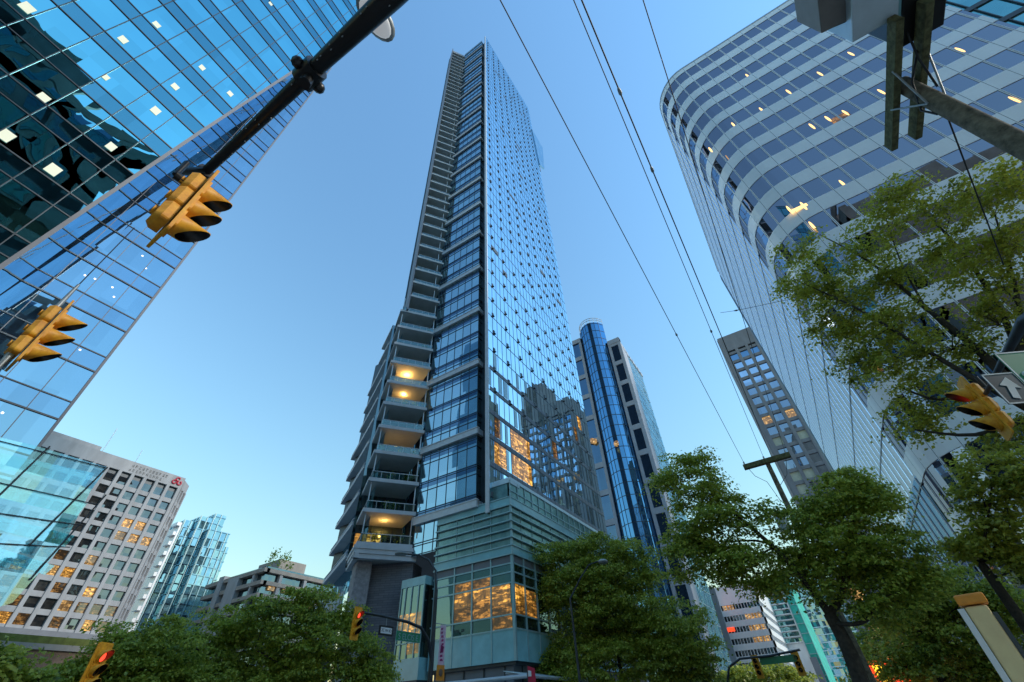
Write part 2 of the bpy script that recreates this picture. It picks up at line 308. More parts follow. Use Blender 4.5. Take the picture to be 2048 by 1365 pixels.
def boxuv(me, off):
    npol = len(me.polygons); nor = np.empty(npol*3); me.polygons.foreach_get('normal', nor); nor = np.abs(nor.reshape(-1, 3))
    tot = np.empty(npol, int); me.polygons.foreach_get('loop_total', tot)
    lv = np.empty(len(me.loops), int); me.loops.foreach_get('vertex_index', lv)
    co = np.empty(len(me.vertices)*3); me.vertices.foreach_get('co', co); co = co.reshape(-1, 3)+off
    N = np.repeat(nor, tot, axis=0); P = co[lv]; uv = np.empty((len(lv), 2))
    hz = N[:, 2] > .85; fx = (~hz) & (N[:, 0] > N[:, 1]); fy = (~hz) & ~fx
    uv[hz] = P[hz][:, :2]; uv[fx] = P[fx][:, 1:]; uv[fy] = P[fy][:, [0, 2]]
    me.uv_layers.new(name='UVMap').data.foreach_set('uv', uv.ravel())
def copytree(o, parent=None):
    c = o.copy(); COL.objects.link(c)
    if parent is not None: c.parent = parent
    for ch in list(o.children): copytree(ch, c)
    return c
def frange(a, b, st):
    out = []; x = a
    while x < b-1e-6: out.append(x); x += st
    return out

# ------------------------------------------------------------------ ground, roads, pavements
def struct(mb, name, mat): return mb.build(name, mat, kind='structure')
struct(MB().box(-900, 1400, -900, 1400, -.6, -.10), 'ground', 'asphalt')
road = MB()
road.quad((-300, 2, -.09), (900, 2, -.09), (900, 17, -.09), (-300, 17, -.09)).quad((9, -300, -.086), (16.5, -300, -.086), (16.5, 2, -.086), (9, 2, -.086)).quad((4, 17, -.086), (24, 17, -.086), (30, 300, -.086), (8, 300, -.086))
struct(road, 'road', 'asphalt')
pv = MB()
pv.box(-120, 8.9, -120, 1.9, -.1, .04).box(16.6, 400, -120, 1.9, -.1, .04).box(-120, 3.9, 17.1, 120, -.1, .04).box(24.2, 400, 17.1, 60, -.1, .04)
struct(pv, 'pavement', 'paving')
mk = MB()
for k in range(14): mk.box(40+k*9, 44+k*9, 9.4, 9.55, -.085, -.082)
for k in range(9): mk.box(10.0, 15.6, 2.4+k*1.6, 3.0+k*1.6, -.081, -.078)
struct(mk, 'road_markings', 'mark')

# ------------------------------------------------------------------ main tower
T = thing('glass_skyscraper', 'tall slender blue glass skyscraper with stacked corner balconies and teal glazed podium', 'skyscraper', (45, 30, 0))
FL = 3.42
body = MB()
body.prism([(37.9, 26.9), (69.5, 26.9), (69.5, 53), (39.2, 53), (38.3, 41)], 17, 52)
body.prism([(37.9, 26.9), (68.5, 26.9), (68.5, 45.8), (38.2, 45.8), (38.0, 41)], 52, 198)
body.box(36.6, 69, 25.4, 26.95, 17, 198)
body.build('core', 'frame', T)
# street-side curtain wall: a thin slab that stands above the roof
X0, X1, Y0 = 35.72, 68.6, 25.0
cw = MB()
cw.slab([(X0, Y0, 18.4), (X1, Y0, 18.4), (X1, Y0, 204.5), (X0, Y0, 201.2)], (0, .34, 0)); cw.build('curtain_wall', ['g_right'], T)
ed = MB(); ed.box(X0-.16, X0+.02, Y0-.04, Y0+.42, 17.5, 201.0); ed.build('edge_trim', 'pale', T)
F = Fr((X0, Y0), (X1, Y0))
mul = MB(); tr = MB(); PW = 1.17
for i, a in enumerate(frange(PW, F.L-.3, PW)): mul.fbox(F, a-.018, a+.018, 18.4, 201.2+a*.1, 0, .035)
mul.build('mullions', 'frame', T)
zfl = [22.59+.05+FL*k for k in range(-1, 53)]
for z in zfl:
    tr.fbox(F, 0, F.L, z-.05, z+.05, 0, .03)
tr.build('floor_lines', 'frame', T)
sp = MB()
for z in zfl[:6]: sp.fbox(F, .3, F.L-.1, z+.08, z+.62, .005, .02)
sp.build('spandrel_bands', 'slate', T)
vm = MB(); vm.box(-.2, .2, -.05, .01, -.36, .36); vm.add([(-.2, -.05, -.36), (.2, -.05, -.36), (.2, -.26, -.32), (-.2, -.26, -.32)], [(0, 1, 2, 3)])
v0 = None; rest = MB(); cnt = 0; rnd = random.Random(3)
for k, z in enumerate(zfl):
    if z < 30 or z > 199: continue
    for i in range(9):
        x = X0+1.25+i*3.58+.04*k % .3
        if rnd.random() < .06: continue
        if cnt < 100:
            if v0 is None: v0 = vm.build('vent', 'black', T, local=True); o = v0
            else: o = v0.copy(); COL.objects.link(o)
            o.location = (x-45, Y0-30-.01, z+.55); cnt += 1
        else:
            rest.box(x-.2, x+.2, Y0-.16, Y0+.01, z+.2, z+.92)
rest.build('vents', 'black', T, kind='stuff')
for k in range(46):
    z = rnd.choice(zfl[5:50]); i = rnd.randrange(27); n = rnd.choice((1, 1, 2, 3)); x = X0+PW*i
    MB().box(x+.05, min(x+PW*n*.62, X1-.2), Y0-.05, Y0-.02, z+.25, z+.25+rnd.uniform(.7, 1.3)).build('open_sash', 'frame', T)
# projecting screen high on the far end
g1 = [on(1064, 258, 'y', Y0-.3), on(1085, 295, 'y', Y0-.3), on(1089, 338, 'y', Y0-.3), on(1080, 330, 'y', Y0-.3)]
MB().slab(g1, (0, .5, 0)).build('projecting_screen', 'g_right', T)
MB().box(68.6, 70.4, 25.4, 30, 149, 153.5).build('screen_bracket', 'darkmet', T)
# lit flats low on the street face
def litpane(px0, py0, px1, py1, y, name='lit_window', mat='lit', d=.02):
    a = on(px0, py0, 'y', y); b = on(px1, py1, 'y', y)
    return MB().box(min(a[0], b[0]), max(a[0], b[0]), y-d, y-.004, min(a[2], b[2]), max(a[2], b[2])).build(name, mat, T)
def litcells(cells):
    for (i0, i1, k, m_) in cells:
        MB().box(X0+PW*i0+.03, X0+PW*i1-.03, Y0-.028, Y0-.012, zfl[k]+.7, zfl[k+1]-.1).build('lit_window', m_, T)
litcells([(1, 2, 2, 'litdim'), (.9, 2, 1, 'lit'), (2, 3, 1, 'lit'), (4, 8, 2, 'lit'), (4, 8, 1, 'lit'), (14, 15.1, 3, 'litdim'), (22, 23, 5, 'litdim'), (24, 25.2, 6, 'lit')])
cum = glass('curtained_glass', (.5, .62, .66), [(.15, .19, .18), (.10, .15, .15), (.2, .23, .2)], 1.17, 3.42, .30, .006, .004)
for k in range(1, 6):
    for i in range(27):
        if rnd.random() < .42: a = X0+PW*i; MB().box(a+.06, a+PW*rnd.uniform(.4, .94), Y0-.02, Y0-.006, zfl[k]+.75, zfl[k+1]-.15).build('net_curtain', cum, T)

# corner bay (faces the side street)
BX, BY0, BY1 = 35.72, 26.75, 35.2
FB = Fr((BX, BY1), (BX, BY0))
FRt = Fr((BX, BY0), (38.0, BY0))
bay = MB(); bay.fquad(FB, 0, FB.L, 18.7, 198); bay.fquad(FB, 0, 3.3, 15.2, 18.7)
bay.quad((BX, BY1, 15.2), (38, 38.4, 15.2), (38, 38.4, 198), (BX, BY1, 198)); bay.quad((BX, 26.75, 198), (38, 26.75, 198), (38, 38, 198), (BX, BY1, 198))
bay.build('corner_bay', 'g_bay', T)
MB().fquad(FRt, 0, 2.3, 18.7, 198).build('bay_return', 'g_rec', T)
bm_ = MB(); zb = [18.1+.15+10.15*k for k in range(18)]
for a in frange(0, FB.L, 1.41): bm_.fbox(FB, a, a+.06, 18.7 if a > 3.3 else 15.2, 198, 0, .05)
for a in (0.05, 1.1, 2.1): bm_.fbox(FRt, a, a+.07, 18.7, 198, 0, .06)
for z in frange(15.3, 198, FL):
    for dz in (0, .9, 1.15):
        bm_.fbox(FB, 0 if z+dz > 18.7 else 0, FB.L if z+dz > 18.7 else 3.3, z+dz-.035, z+dz+.035, 0, .06)
        if z+dz > 18.8: bm_.fbox(FRt, 0, 2.3, z+dz-.04, z+dz+.04, 0, .08)
bm_.build('bay_mullions', 'frame', T)
for i, z in enumerate([18.9, 27.5, 38.0, 48.2, 58.4]+[58.4+10.2*k for k in range(1, 14)]):
    b = MB(); b.fbox(FB, -.1, FB.L+.32, z-.5, z+.22, -.1, .32); b.fbox(FB, -.1, FB.L+.36, z+.22, z+.34, -.1, .38); b.fbox(FRt, 0, 2.4, z-.5, z+.22, 0, .32)
    b.build('spandrel', 'pale', T)
sm = MB()
for z in frange(19, 196, FL): sm.fbox(FB, .1, FB.L-.05, z+.12, z+.8, .004, .02)
sm.build('shadow_boxes', 'g_dark', T)
rl = MB(); rl.fquad(FB, 0, FB.L, 198, 200.0, -.1); rl.build('roof_parapet', 'rail', T)
rl = MB()
for z in (198.1, 199, 200): rl.fbox(FB, 0, FB.L, z-.06, z+.06, -.15, -.05)
for a in frange(0, FB.L+.1, 2.1): rl.fbox(FB, a-.04, a+.04, 198, 200, -.15, -.05)
rl.build('roof_rail', 'steel', T)
# balconies
C1, C2, I2, I1 = (35.7, 35.3), (31.1, 38.7), (33.9, 43.0), (37.9, 39.6)
C1u, C2u, I2u, I1u = (35.7, 35.0), (31.75, 37.75), (33.9, 41.0), (37.6, 38.4)
Fin = Fr((33.6, 42.4), (37.9, 39.2)); Finu = Fr((33.4, 40.5), (37.6, 37.7))
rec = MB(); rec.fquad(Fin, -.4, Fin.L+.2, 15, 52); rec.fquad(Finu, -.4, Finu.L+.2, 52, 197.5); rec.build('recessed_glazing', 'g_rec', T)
rf = MB()
for Fq, z0, z1 in ((Fin, 15, 52), (Finu, 52, 197)):
    for a in frange(.3, Fq.L, 1.25): rf.fbox(Fq, a, a+.07, z0, z1, 0, .06)
rf.build('recess_mullions', 'frame', T)
zbal = [16.35+3.52*k for k in range(52)]
for k, z in enumerate(zbal):
    lower = z < 52; P = (C1, C2, I2, I1) if lower else (C1u, C2u, I2u, I1u)
    b = MB(); b.prism(P, z-.30, z-.02, 1); Fe = Fr(P[1], P[0])
    b.fbox(Fe, -.02, Fe.L+(.25 if lower else .05), z-.32, z+.1, -.12, .06, 0)
    s2 = Fr(P[2], P[1]); b.fbox(s2, 0, s2.L+.04, z-.32, z+.1, -.12, .06, 0)
    bo = b.build('balcony', ['slab', 'soffit'], T)
    g = MB(); g.fbox(Fe, .25, Fe.L-.1, z+.16, z+1.02, -.33, -.31); s3 = Fr(P[2], P[1]); g.fbox(s3, .6, s3.L-.3, z+.16, z+1.02, -.33, -.31)
    g.build('railing', 'rail', bo)
    g = MB(); g.fbox(Fe, .2, Fe.L-.05, z+1.02, z+1.08, -.36, -.28); g.fbox(s3, .6, s3.L-.2, z+1.02, z+1.08, -.36, -.28)
    for a in frange(.25, Fe.L-.1, 1.05): g.fbox(Fe, a-.02, a+.02, z+.1, z+1.02, -.34, -.30)
    if lower:
        for a in (.35, Fe.L-.25): g.fbox(Fe, a-.06, a+.06, z+.1, z+3.2, -.5, -.38)
    else: g.fbox(Fe, Fe.L-1.0, Fe.L-.9, z+.1, z+3.2, -.5, -.4)
    g.build('handrail', 'pale', bo)
def balcony_plants():
    rng = np.random.default_rng(9)
    for k in (0, 1, 2, 3, 5, 8, 9, 11, 13):
        z = zbal[k]; Fe = Fr((31.1, 38.7) if z < 52 else C2u, (35.7, 35.3) if z < 52 else C1u)
        for j in range(3 if k < 4 else 2):
            a = rng.uniform(.9, Fe.L-.7); c = Fe.p(a, z+.55, -.75)
            MB().tube([Fe.p(a, z, -.75), Fe.p(a, z+.4, -.75)], [.16, .2], 10).build('planter', 'darkmet', T)
            P = c+rng.normal(size=(90, 3))*np.array([.2, .2, .22])+np.array([0, 0, .25]); nr = rng.normal(size=P.shape)+[0, 0, .7]; nr /= np.linalg.norm(nr, axis=1)[:, None]
            leaf_mesh('balcony_plant', P, nr, rng.uniform(.1, .2, 90), rng.random(90), 'leafD', T)
fin = MB(); Fs = Fr((33.9, 41.2), (31.62, 37.66)); fin.fbox(Fs, 0, Fs.L, 51.5, 199.5, -.05, .2); fin.build('side_fin', 'slate', T)
tp = MB(); Ft = Fr(C2u, C1u); tp.fbox(Ft, 0, Ft.L, 196.6, 197.6, -.3, .05); tp.build('balcony_parapet', 'steel', T)
C3 = (38.9, 53.2)
Fsd = Fr(C3, C2); sw = MB(); sw.fquad(Fsd, 0, Fsd.L-1, 13, 52, -1.1); sw.build('side_wall', 'g_bay', T)
for k, z in enumerate(zbal[:11]):
    far = -1.2 if k < 6 else (1.5 if k < 9 else 6)
    b = MB(); b.fbox(Fsd, far, Fsd.L-4.6, z-.32, z+.12, -1.2, .12); b.fbox(Fsd, far, Fsd.L-4.6, z+.4, z+.5, -.1, .06)
    b.build('side_slab', ['slab'], T)
# foot of the balcony stack
b = MB(); P = (C1, (30.95, 38.55), (33.9, 43.2), I1); b.prism(P, 14.9, 15.55, 1); Fe = Fr(P[1], P[0])
for z0, z1, o in ((14.8, 15.25, .02), (15.25, 15.7, .12), (15.7, 16.05, .22)): b.fbox(Fe, -.15, Fe.L+.6, z0, z1, -.4, o, 0)
Fq = Fr(P[2], P[1])
for z0, z1, o in ((14.8, 15.25, .02), (15.25, 15.7, .12), (15.7, 16.05, .22)): b.fbox(Fq, 0, Fq.L+.15, z0, z1, -.4, o, 0)
b.build('base_slab', ['slab', 'soffit'], T)
MB().fbox(Fin, .0, 2.9, 16.5, 18.6, .09, .12).build('lit_window', 'lit', T)
MB().prism([(32.0, 39.2), (33.3, 38.4), (34.3, 40.0), (33.0, 41.0)], 0, 14.9).build('stone_pier', 'stone', T)
MB().prism([(34.0, 39.4), (36.3, 35.4), (38.5, 36.2), (38, 42), (35, 43)], 0, 14.85).build('ledger_wall', 'ledger', T)
MB().prism([(33.0, 41.6), (34.6, 43.5), (37.5, 50), (36, 51)], 0, 12.6).build('side_lobby', 'g_strip', T)
for (pts) in ((36.6, 38.0), (33.4, 34.6)): pass
for zz, e in ((41.0-.75, 95), (37.5-.6, 55), (27.2, 16), (16.35+2.7, 26)):
    ld = bpy.data.lights.new('balcony_lamp', 'POINT'); ld.energy = e*1.3; ld.color = (1, .52, .12); ld.shadow_soft_size = .12
    lo = bpy.data.objects.new('balcony_lamp', ld); COL.objects.link(lo); lo.parent = T; lo.location = (34.6-45, 39.0-30, zz)

# podium
PX, PY = 35.85, 22.62
PL, PR = Fr((PX, 31.95), (PX, PY)), Fr((PX, PY), (69, PY))
pc = MB(); pc.box(PX+.25, 68.8, PY+.25, 27, 5.3, 18.3); pc.box(PX+.25, 45, 27, 31.7, 5.3, 18.3); pc.build('podium_core', 'frame', T)
def both(mb, z0, z1, d0, d1, mi=0):
    mb.fbox(PL, 0, PL.L+d1, z0, z1, d0, d1, mi); mb.fbox(PR, -d0, PR.L, z0, z1, d0, d1, mi)
b = MB(); both(b, 17.72, 18.5, -.2, .10); b.build('teal_cornice', 'teal', T)
b = MB(); both(b, 18.5, 18.6, -.3, .16); b.build('coping', 'tealpale', T)
b = MB(); both(b, 13.98, 17.72, -.2, 0); b.build('louvre_glass', 'g_louvre', T)
for z in (17.0, 16.2, 15.42, 14.68): b = MB(); both(b, z-.055, z+.055, 0, .26); b.build('louvre_fin', 'tealpale', T)
b = MB(); both(b, 13.2, 13.98, -.2, .1); b.build('teal_band', 'teal', T)
for z in (13.98, 13.2, 17.72): b = MB(); both(b, z-.05, z+.05, .1, .2); b.build('band_trim', 'tealpale', T)
b = MB(); both(b, 12.45, 13.15, -.2, .02); b.build('grey_band', 'slate', T)
b = MB(); both(b, 7.47, 12.45, -.2, 0); b.build('lounge_glass', 'g_pod', T)
b = MB(); both(b, 5.28, 7.45, -.2, .05); b.build('teal_spandrel', 'teal', T)
ys = [0.25, 2.7, 4.85, 7.0, 9.28]; rails = MB()
for a in ys: rails.fbox(PL, a-.06, a+.06, 5.28, 13.2, 0, .12)
for a in frange(1.9, PR.L, 2.15): rails.fbox(PR, a-.06, a+.06, 5.28, 13.2, 0, .12)
for z in (12.45, 11.72, 10.87, 8.47, 7.46): both(rails, z-.06, z+.06, 0, .1)
rails.fbox(PR, -.12, .1, 5.28, 18.5, 0, .13)
for a in ys: rails.fbox(PL, a-.03, a+.03, 13.98, 17.72, 0, .05)
for a in frange(1.9, PR.L, 2.15): rails.fbox(PR, a-.03, a+.03, 13.98, 17.72, 0, .05)
rails.build('podium_mullions', 'tealpale', T)
def litp(Fq, s0, s1, z0, z1, m_='lit2'): MB().fbox(Fq, s0, s1, z0, z1, .004, .02).build('lit_window', m_, T)
litp(PL, 2.8, 4.75, 9.6, 10.8); litp(PL, 4.95, 6.9, 9.9, 10.8); litp(PL, 7.1, 9.0, 9.3, 10.8); litp(PL, 7.1, 9.1, 8.55, 9.3, 'litdim'); litp(PL, 2.8, 4.75, 8.55, 9.6, 'litdim'); litp(PL, 4.95, 6.9, 8.55, 9.9, 'litdim')
litp(PL, 2.8, 4.75, 10.95, 11.65, 'litdim'); litp(PL, 4.95, 6.9, 10.95, 11.65, 'litdim'); litp(PL, 7.1, 9.1, 7.53, 8.4, 'litdim'); litp(PR, .2, 1.8, 9.3, 10.8); litp(PR, .2, 1.8, 8.55, 9.3, 'litdim'); litp(PR, 1.98, 3.9, 8.55, 10.6, 'litdim')
# set-back glazed storey on the podium roof
SL, SR = Fr((PX+.5, 25.0), (PX+.5, 22.95)), Fr((PX+.5, 22.95), (69, 22.95))
b = MB(); b.fbox(SL, 0, SL.L, 18.6, 20.3, -.2, 0); b.fbox(SR, -.0, SR.L, 18.6, 20.6, -.2, 0); b.build('roof_storey', 'g_louvre', T)
b = MB(); b.fbox(SL, 0, SL.L+.1, 20.3, 20.75, -2, .1); b.fbox(SR, .1, SR.L, 20.6, 20.95, -2, .12); b.build('roof_storey_cap', 'bluemet', T)
b = MB()
for a in frange(.05, SR.L, 1.5): b.fbox(SR, a-.05, a+.05, 18.6, 20.6, 0, .1)
b.fbox(SR, 0, SR.L, 19.5, 19.6, 0, .08); b.build('roof_storey_frames', 'tealpale', T)
# street-level recess, soffit and canopy
MB().box(PX+.1, 69, PY+.1, 31.9, 5.05, 5.27).build('podium_soffit', 'darkmet', T)
b = MB(); b.box(PX+.4, 68, PY+.5, 31.5, 0, 5.05); b.build('street_level_wall', 'slate', T)
b = MB()
for a in frange(1.2, 30, 2.1): b.box(PX+.4+a, PX+.5+a, PY+.42, PY+.5, 3.9, 5.05)
for a in frange(.8, 9, 2.1): b.box(PX+.32, PX+.4, PY+.5+a, PY+.6+a, 3.9, 5.05)
b.build('street_level_frames', 'darkmet', T)
can = MB(); can.slab([(34.4, 20.6, 4.15), (58, 20.6, 4.15), (58, 22.9, 4.55), (34.4, 22.9, 4.55)], (0, 0, .05)); can.build('canopy', 'bluemet', T)
can = MB()
for k in range(14): can.tube([(34.9+k*1.75, 20.5, 4.02), (34.9+k*1.75, 23.0, 4.46)], .07, 6)
can.tube([(34.3, 20.55, 4.1), (58, 20.55, 4.1)], .11, 8); can.tube([(34.3, 20.55, 4.12), (34.6, 33, 4.22)], .14, 8); can.build('canopy_ribs', 'pale', T)
# small glazed box left of the podium
b = MB(); b.box(35.0, 36.6, 32.3, 35.3, 5.2, 12.1); b.build('glazed_box', 'g_pod', T)
MB().box(34.92, 36.6, 32.22, 35.38, 12.1, 12.85).build('glazed_box_cap', 'teal', T); MB().box(34.95, 36.6, 32.25, 35.35, 4.7, 6.3).build('glazed_box_base', 'teal', T)
b = MB()
for y in (32.3, 33.0, 33.9, 34.7, 35.3): b.box(34.9, 35.0, y-.05, y+.05, 6.3, 12.1)
b.box(34.9, 35.0, 32.3, 35.3, 7.4, 7.5); b.build('glazed_box_frames', 'tealpale', T)
b = MB(); b.box(34.975, 34.99, 32.4, 35.2, 8.0, 9.8); b.build('lit_window', 'lit2', T)
b = MB(); b.box(34.975, 34.99, 32.4, 34.0, 6.6, 7.4); b.build('lit_window', 'litdim', T)
MB().box(34.6, 36.2, 32.0, 35.6, 4.35, 4.68).build('box_soffit', 'darkmet', T)

# ------------------------------------------------------------------ left glass tower
Lt = thing('leaning_glass_tower', 'huge blue glass office tower at left with a leaning facade of large panes', 'office tower', (-25, 32, 0))
LX, LY = 3.92, 32.45
st = MB(); st.box(-60, LX, LY, 56, 11.9, 79.5); st.build('flat_facade', 'g_strip', Lt)
Fl = Fr((-60, LY), (LX, LY)); b = MB(); b3 = MB()
for z in frange(12.1, 79, 3.4):
    b.fbox(Fl, 0, Fl.L, z-.045, z+.045, 0, .06); b.fbox(Fl, 0, Fl.L, z+1.16-.035, z+1.16+.035, 0, .05); b3.fbox(Fl, 0, Fl.L, z+.06, z+1.1, .003, .01)
b.build('floor_lines', 'frame', Lt)
b3.build('spandrel_glass', glass('flat_spandrel', (.38, .56, .72), [(.03, .06, .1)], 1.5, 3.4, .6, .006, .01), Lt)
b = MB()
for k in range(24): a = 1.52+k*1.55; b.fbox(Fl, Fl.L-a-.02, Fl.L-a+.02, 11.9, 79.4, 0, .04)
b.fbox(Fl, Fl.L-.1, Fl.L+.04, 11.9, 79.5, -.1, .08); b.build('mullions', 'slate', Lt)
# leaning facet: plane through (.,25,18) tipping towards the street with height
V1 = ray(1145, -355); H1 = ray(1610, 1310); H1 = H1-V1*(H1 @ V1); H1 /= np.linalg.norm(H1); NL = np.cross(V1, H1)*-1; NL *= np.sign(NL[1]); PL0 = np.array([-2, 24.8, 19.0])
def lean(px, py):
    d = ray(px, py); return EYE + d*(((PL0-EYE) @ NL)/(d @ NL))

e = [lean(52, 500), lean(400, 265), lean(640, 108), lean(742, 0)]
lowl = e[0]+(e[0]-e[1])*.55
top = e[3]+(e[3]-e[2])*.8
poly = [lowl]+e+[top, top-H1*75, lowl-H1*75]
b = MB(); k_ = len(poly); b.add(poly+[p+np.array([0, 7.6, 0]) for p in poly], [tuple(range(k_-1, -1, -1))], 0); b.add(poly+[p+np.array([0, 7.6, 0]) for p in poly], [(i, (i+1) % k_, k_+(i+1) % k_, k_+i) for i in range(k_)], 1); b.build('leaning_facade', ['g_lean', 'g_strip'], Lt)
FLN = -NL
def lp(s, t): return lowl + H1*s + V1*t
def edge_s(t):      # right-hand limit of the facet at slope height t
    pts = [((p-lowl) @ H1, (p-lowl) @ V1) for p in [lowl]+e+[top]]
    for (s0, t0), (s1, t1) in zip(pts, pts[1:]):
        if t0 <= t <= t1: return s0+(s1-s0)*(t-t0)/(t1-t0)
    return pts[-1][0]
TT = (top-lowl) @ V1; b = MB(); b2 = MB(); lsp = MB()
def lbar(mb, s0, t0, s1, t1, w_, h_=.05):
    a, c = lp(s0, t0), lp(s1, t1); dv = (c-a)/np.linalg.norm(c-a); sd_ = np.cross(dv, FLN)*w_
    mb.hexa([a-sd_, c-sd_, c+sd_, a+sd_, a-sd_+FLN*h_, c-sd_+FLN*h_, c+sd_+FLN*h_, a+sd_+FLN*h_])
t00 = (lowl-PL0) @ V1; s00 = (lowl-PL0) @ H1
tl = [12.8-3.4*3+3.4*k-t00 for k in range(-3, 30) if .3 < 12.8-3.4*3+3.4*k-t00 < TT-.5]
for t in tl:
    lbar(b, -60, t, edge_s(t), t, .028)
    t2 = min(t+1.12, TT-.01); lbar(b, -60, t2, edge_s(t2), t2, .036)
    lsp.quad(lp(-60, t)+FLN*.012, lp(edge_s(t), t)+FLN*.012, lp(edge_s(t2), t2)+FLN*.012, lp(-60, t2)+FLN*.012)
for s in [-.64-s00+1.6*k for k in range(-36, 4)]:
    ts = [t for t in np.linspace(0, TT-.01, 200) if edge_s(t) > s]
    if ts: lbar(b, s, ts[0], s, TT-.01, .022)
b.build('leaning_mullions', 'frame', Lt)
lsp.build('leaning_spandrels', glass('spandrel_glass', (.17, .43, .54), [(.006, .03, .05)], 1.6, 3.4, .62, .006, .02), Lt)
b2 = MB()
for q0, q1 in zip([lowl]+e, e+[top]):
    dv = q1-q0; sd_ = np.cross(dv/np.linalg.norm(dv), FLN)*.09
    b2.hexa([q0-sd_, q1-sd_, q1+sd_, q0+sd_, q0-sd_+FLN*.08, q1-sd_+FLN*.08, q1+sd_+FLN*.08, q0+sd_+FLN*.08])
b2.build('facet_edge', 'slate', Lt)
for (px, py, sz) in [(54, 16, .5), (246, 80, .42), (313, 50, .36), (404, 136, .36), (350, 174, .38), (460, 188, .36), (311, 222, .46), (86, 196, .42), (222, 294, .42), (106, 340, .5), (12, 272, .5), (211, 155, .32), (541, 8, .3)]:
    c = lean(px, py)+FLN*.02
    ax = H1*sz*random.uniform(.42, .52); ay = V1*sz*.62
    MB().slab([c-ax-ay, c+ax-ay, c+ax+ay, c-ax+ay], FLN*.01).build('ceiling_light', 'panel', Lt)
for (px, py) in [(75, 509), (292, 537), (170, 551), (190, 558), (225, 575), (228, 594), (5, 826), (433, 90), (395, 305), (285, 512), (160, 700)]:
    c = on(px, py, 'y', LY-.02); MB().ball(c, (.06, .015, .06), 8, 5).build('downlight', 'spot', Lt)
# transparent corner screen and its struts at the foot of the tower
Y2 = 22.0
cs = [on(x, y, 'y', Y2) for x, y in [(75, 893), (215, 935), (180, 985), (130, 1085), (75, 1150), (25, 1206), (0, 1214), (-120, 1190), (-160, 900), (-60, 860)]]
MB().slab(cs, (0, .03, 0)).build('corner_screen', 'screen', Lt)
b = MB()
for (x0, y0, x1, y1) in [(-50, 870, 215, 937), (-50, 955, 195, 1010), (-50, 1020, 170, 1052), (-50, 1085, 140, 1095)]:
    b.tube([on(x0, y0, 'y', Y2-.04), on(x1, y1, 'y', Y2-.04)], .018, 6)
for (x0, y0, x1, y1) in [(100, 893, -20, 1010), (215, 935, 60, 1090), (212, 990, 60, 1160)]: b.tube([on(x0, y0, 'y', Y2-.06), on(x1, y1, 'y', Y2-.06)], .028, 6)
b.build('screen_struts', 'darkmet', Lt)
b = MB()
for (y0, y1, q) in [(925, 950, 190), (985, 1010, 175), (1050, 1072, 150), (1110, 1128, 110)]:
    p = [on(-50, y0-30, 'y', Y2+.05), on(q, y0+22, 'y', Y2+.05), on(q-20, y1+22, 'y', Y2+.05), on(-50, y1-24, 'y', Y2+.05)]; b.slab(p, (0, .02, 0))
b.build('screen_bands', 'screen', Lt)
b = MB(); b.box(-60, 2.6, 33, 56, 0, 11.9); b.build('lobby', 'g_strip', Lt)

# ------------------------------------------------------------------ curved office on the right
Co = thing('curved_office_block', 'white banded office block with ribbon windows and a rounded corner', 'office block', (45, -20, 0))
CX, CY, CR = 30.0, -8.0, 4.2
path = [(CX, -31.0)]+[(CX, y) for y in (-12.2,)]
for k in range(1, 10):
    a = math.pi-(math.pi/2)*k/9; path.append((CX+CR+CR*math.cos(a), CY-CR+CR*math.sin(a)))
path += [(70.5, CY)]
def ribbon(mb, z0, z1, d0, d1, mi=0, cut=0):
    pts = [np.array(p) for p in (path[:-1]+[(36.2, CY)] if cut else path)]; n = len(pts); nor = []
    for i in range(n):
        q = pts[min(i+1, n-1)]-pts[max(i-1, 0)] if 0 < i < n-1 else (pts[1]-pts[0] if i == 0 else pts[-1]-pts[-2])
        q = q/np.linalg.norm(q); nor.append(np.array([-q[1], q[0]]))
    vs = []
    for i in range(n):
        for d in (d0, d1):
            for z in (z0, z1): vs.append((*(pts[i]+nor[i]*d), z))
    fs = []
    for i in range(n-1):
        a, c = i*4, i*4+4
        fs += [(a+2, c+2, c+3, a+3), (a, a+1, c+1, c), (a+1, a+3, c+3, c+1), (a, c, c+2, a+2)]
    fs += [(0, 2, 3, 1), (4*n-4, 4*n-3, 4*n-1, 4*n-2)]
    mb.add(vs, fs, mi)
inner = [(x+.6 if x < 31 else x, y-.4) for x, y in path]
b = MB(); b.prism([(CX+.7, -31)]+[(CX+.7, -12.5), (CX+1.6, -10.2), (CX+4, -8.8), (70.3, -8.8), (70.3, -31)], 0, 66.5); b.build('core', 'frame', Co)
PIT_, ZW = 3.95, 31.42
rows = [ZW+PIT_*k for k in range(-6, 10)]
for z in rows:
    b = MB(); ribbon(b, z-2.28, z, -.4, -.05, 0, 1); b.build('window_band', 'g_office', Co)
    b = MB(); ribbon(b, z, z+PIT_-2.28 if z < rows[-1] else 68.1, -.5, 0, 0, z < 12); b.build('spandrel_band', 'white', Co)
b = MB(); ribbon(b, 68.1, 68.35, -.6, .05); b.build('coping', 'steel', Co)
b = MB(); ribbon(b, 0, rows[0]-2.28, -.5, 0); b.build('base_panels', 'slate', Co)
mu = MB(); se = MB(); sd2 = MB(); sd3 = MB()
def stations():
    pts = [np.array(p) for p in path]; out = []; acc = 0; nxt = .4
    for p, q in zip(pts, pts[1:]):
        L_ = np.linalg.norm(q-p); u = (q-p)/L_; n_ = np.array([-u[1], u[0]])
        while nxt <= acc+L_: out.append((p+u*(nxt-acc), u, n_)); nxt += 1.52
        acc += L_
    return out
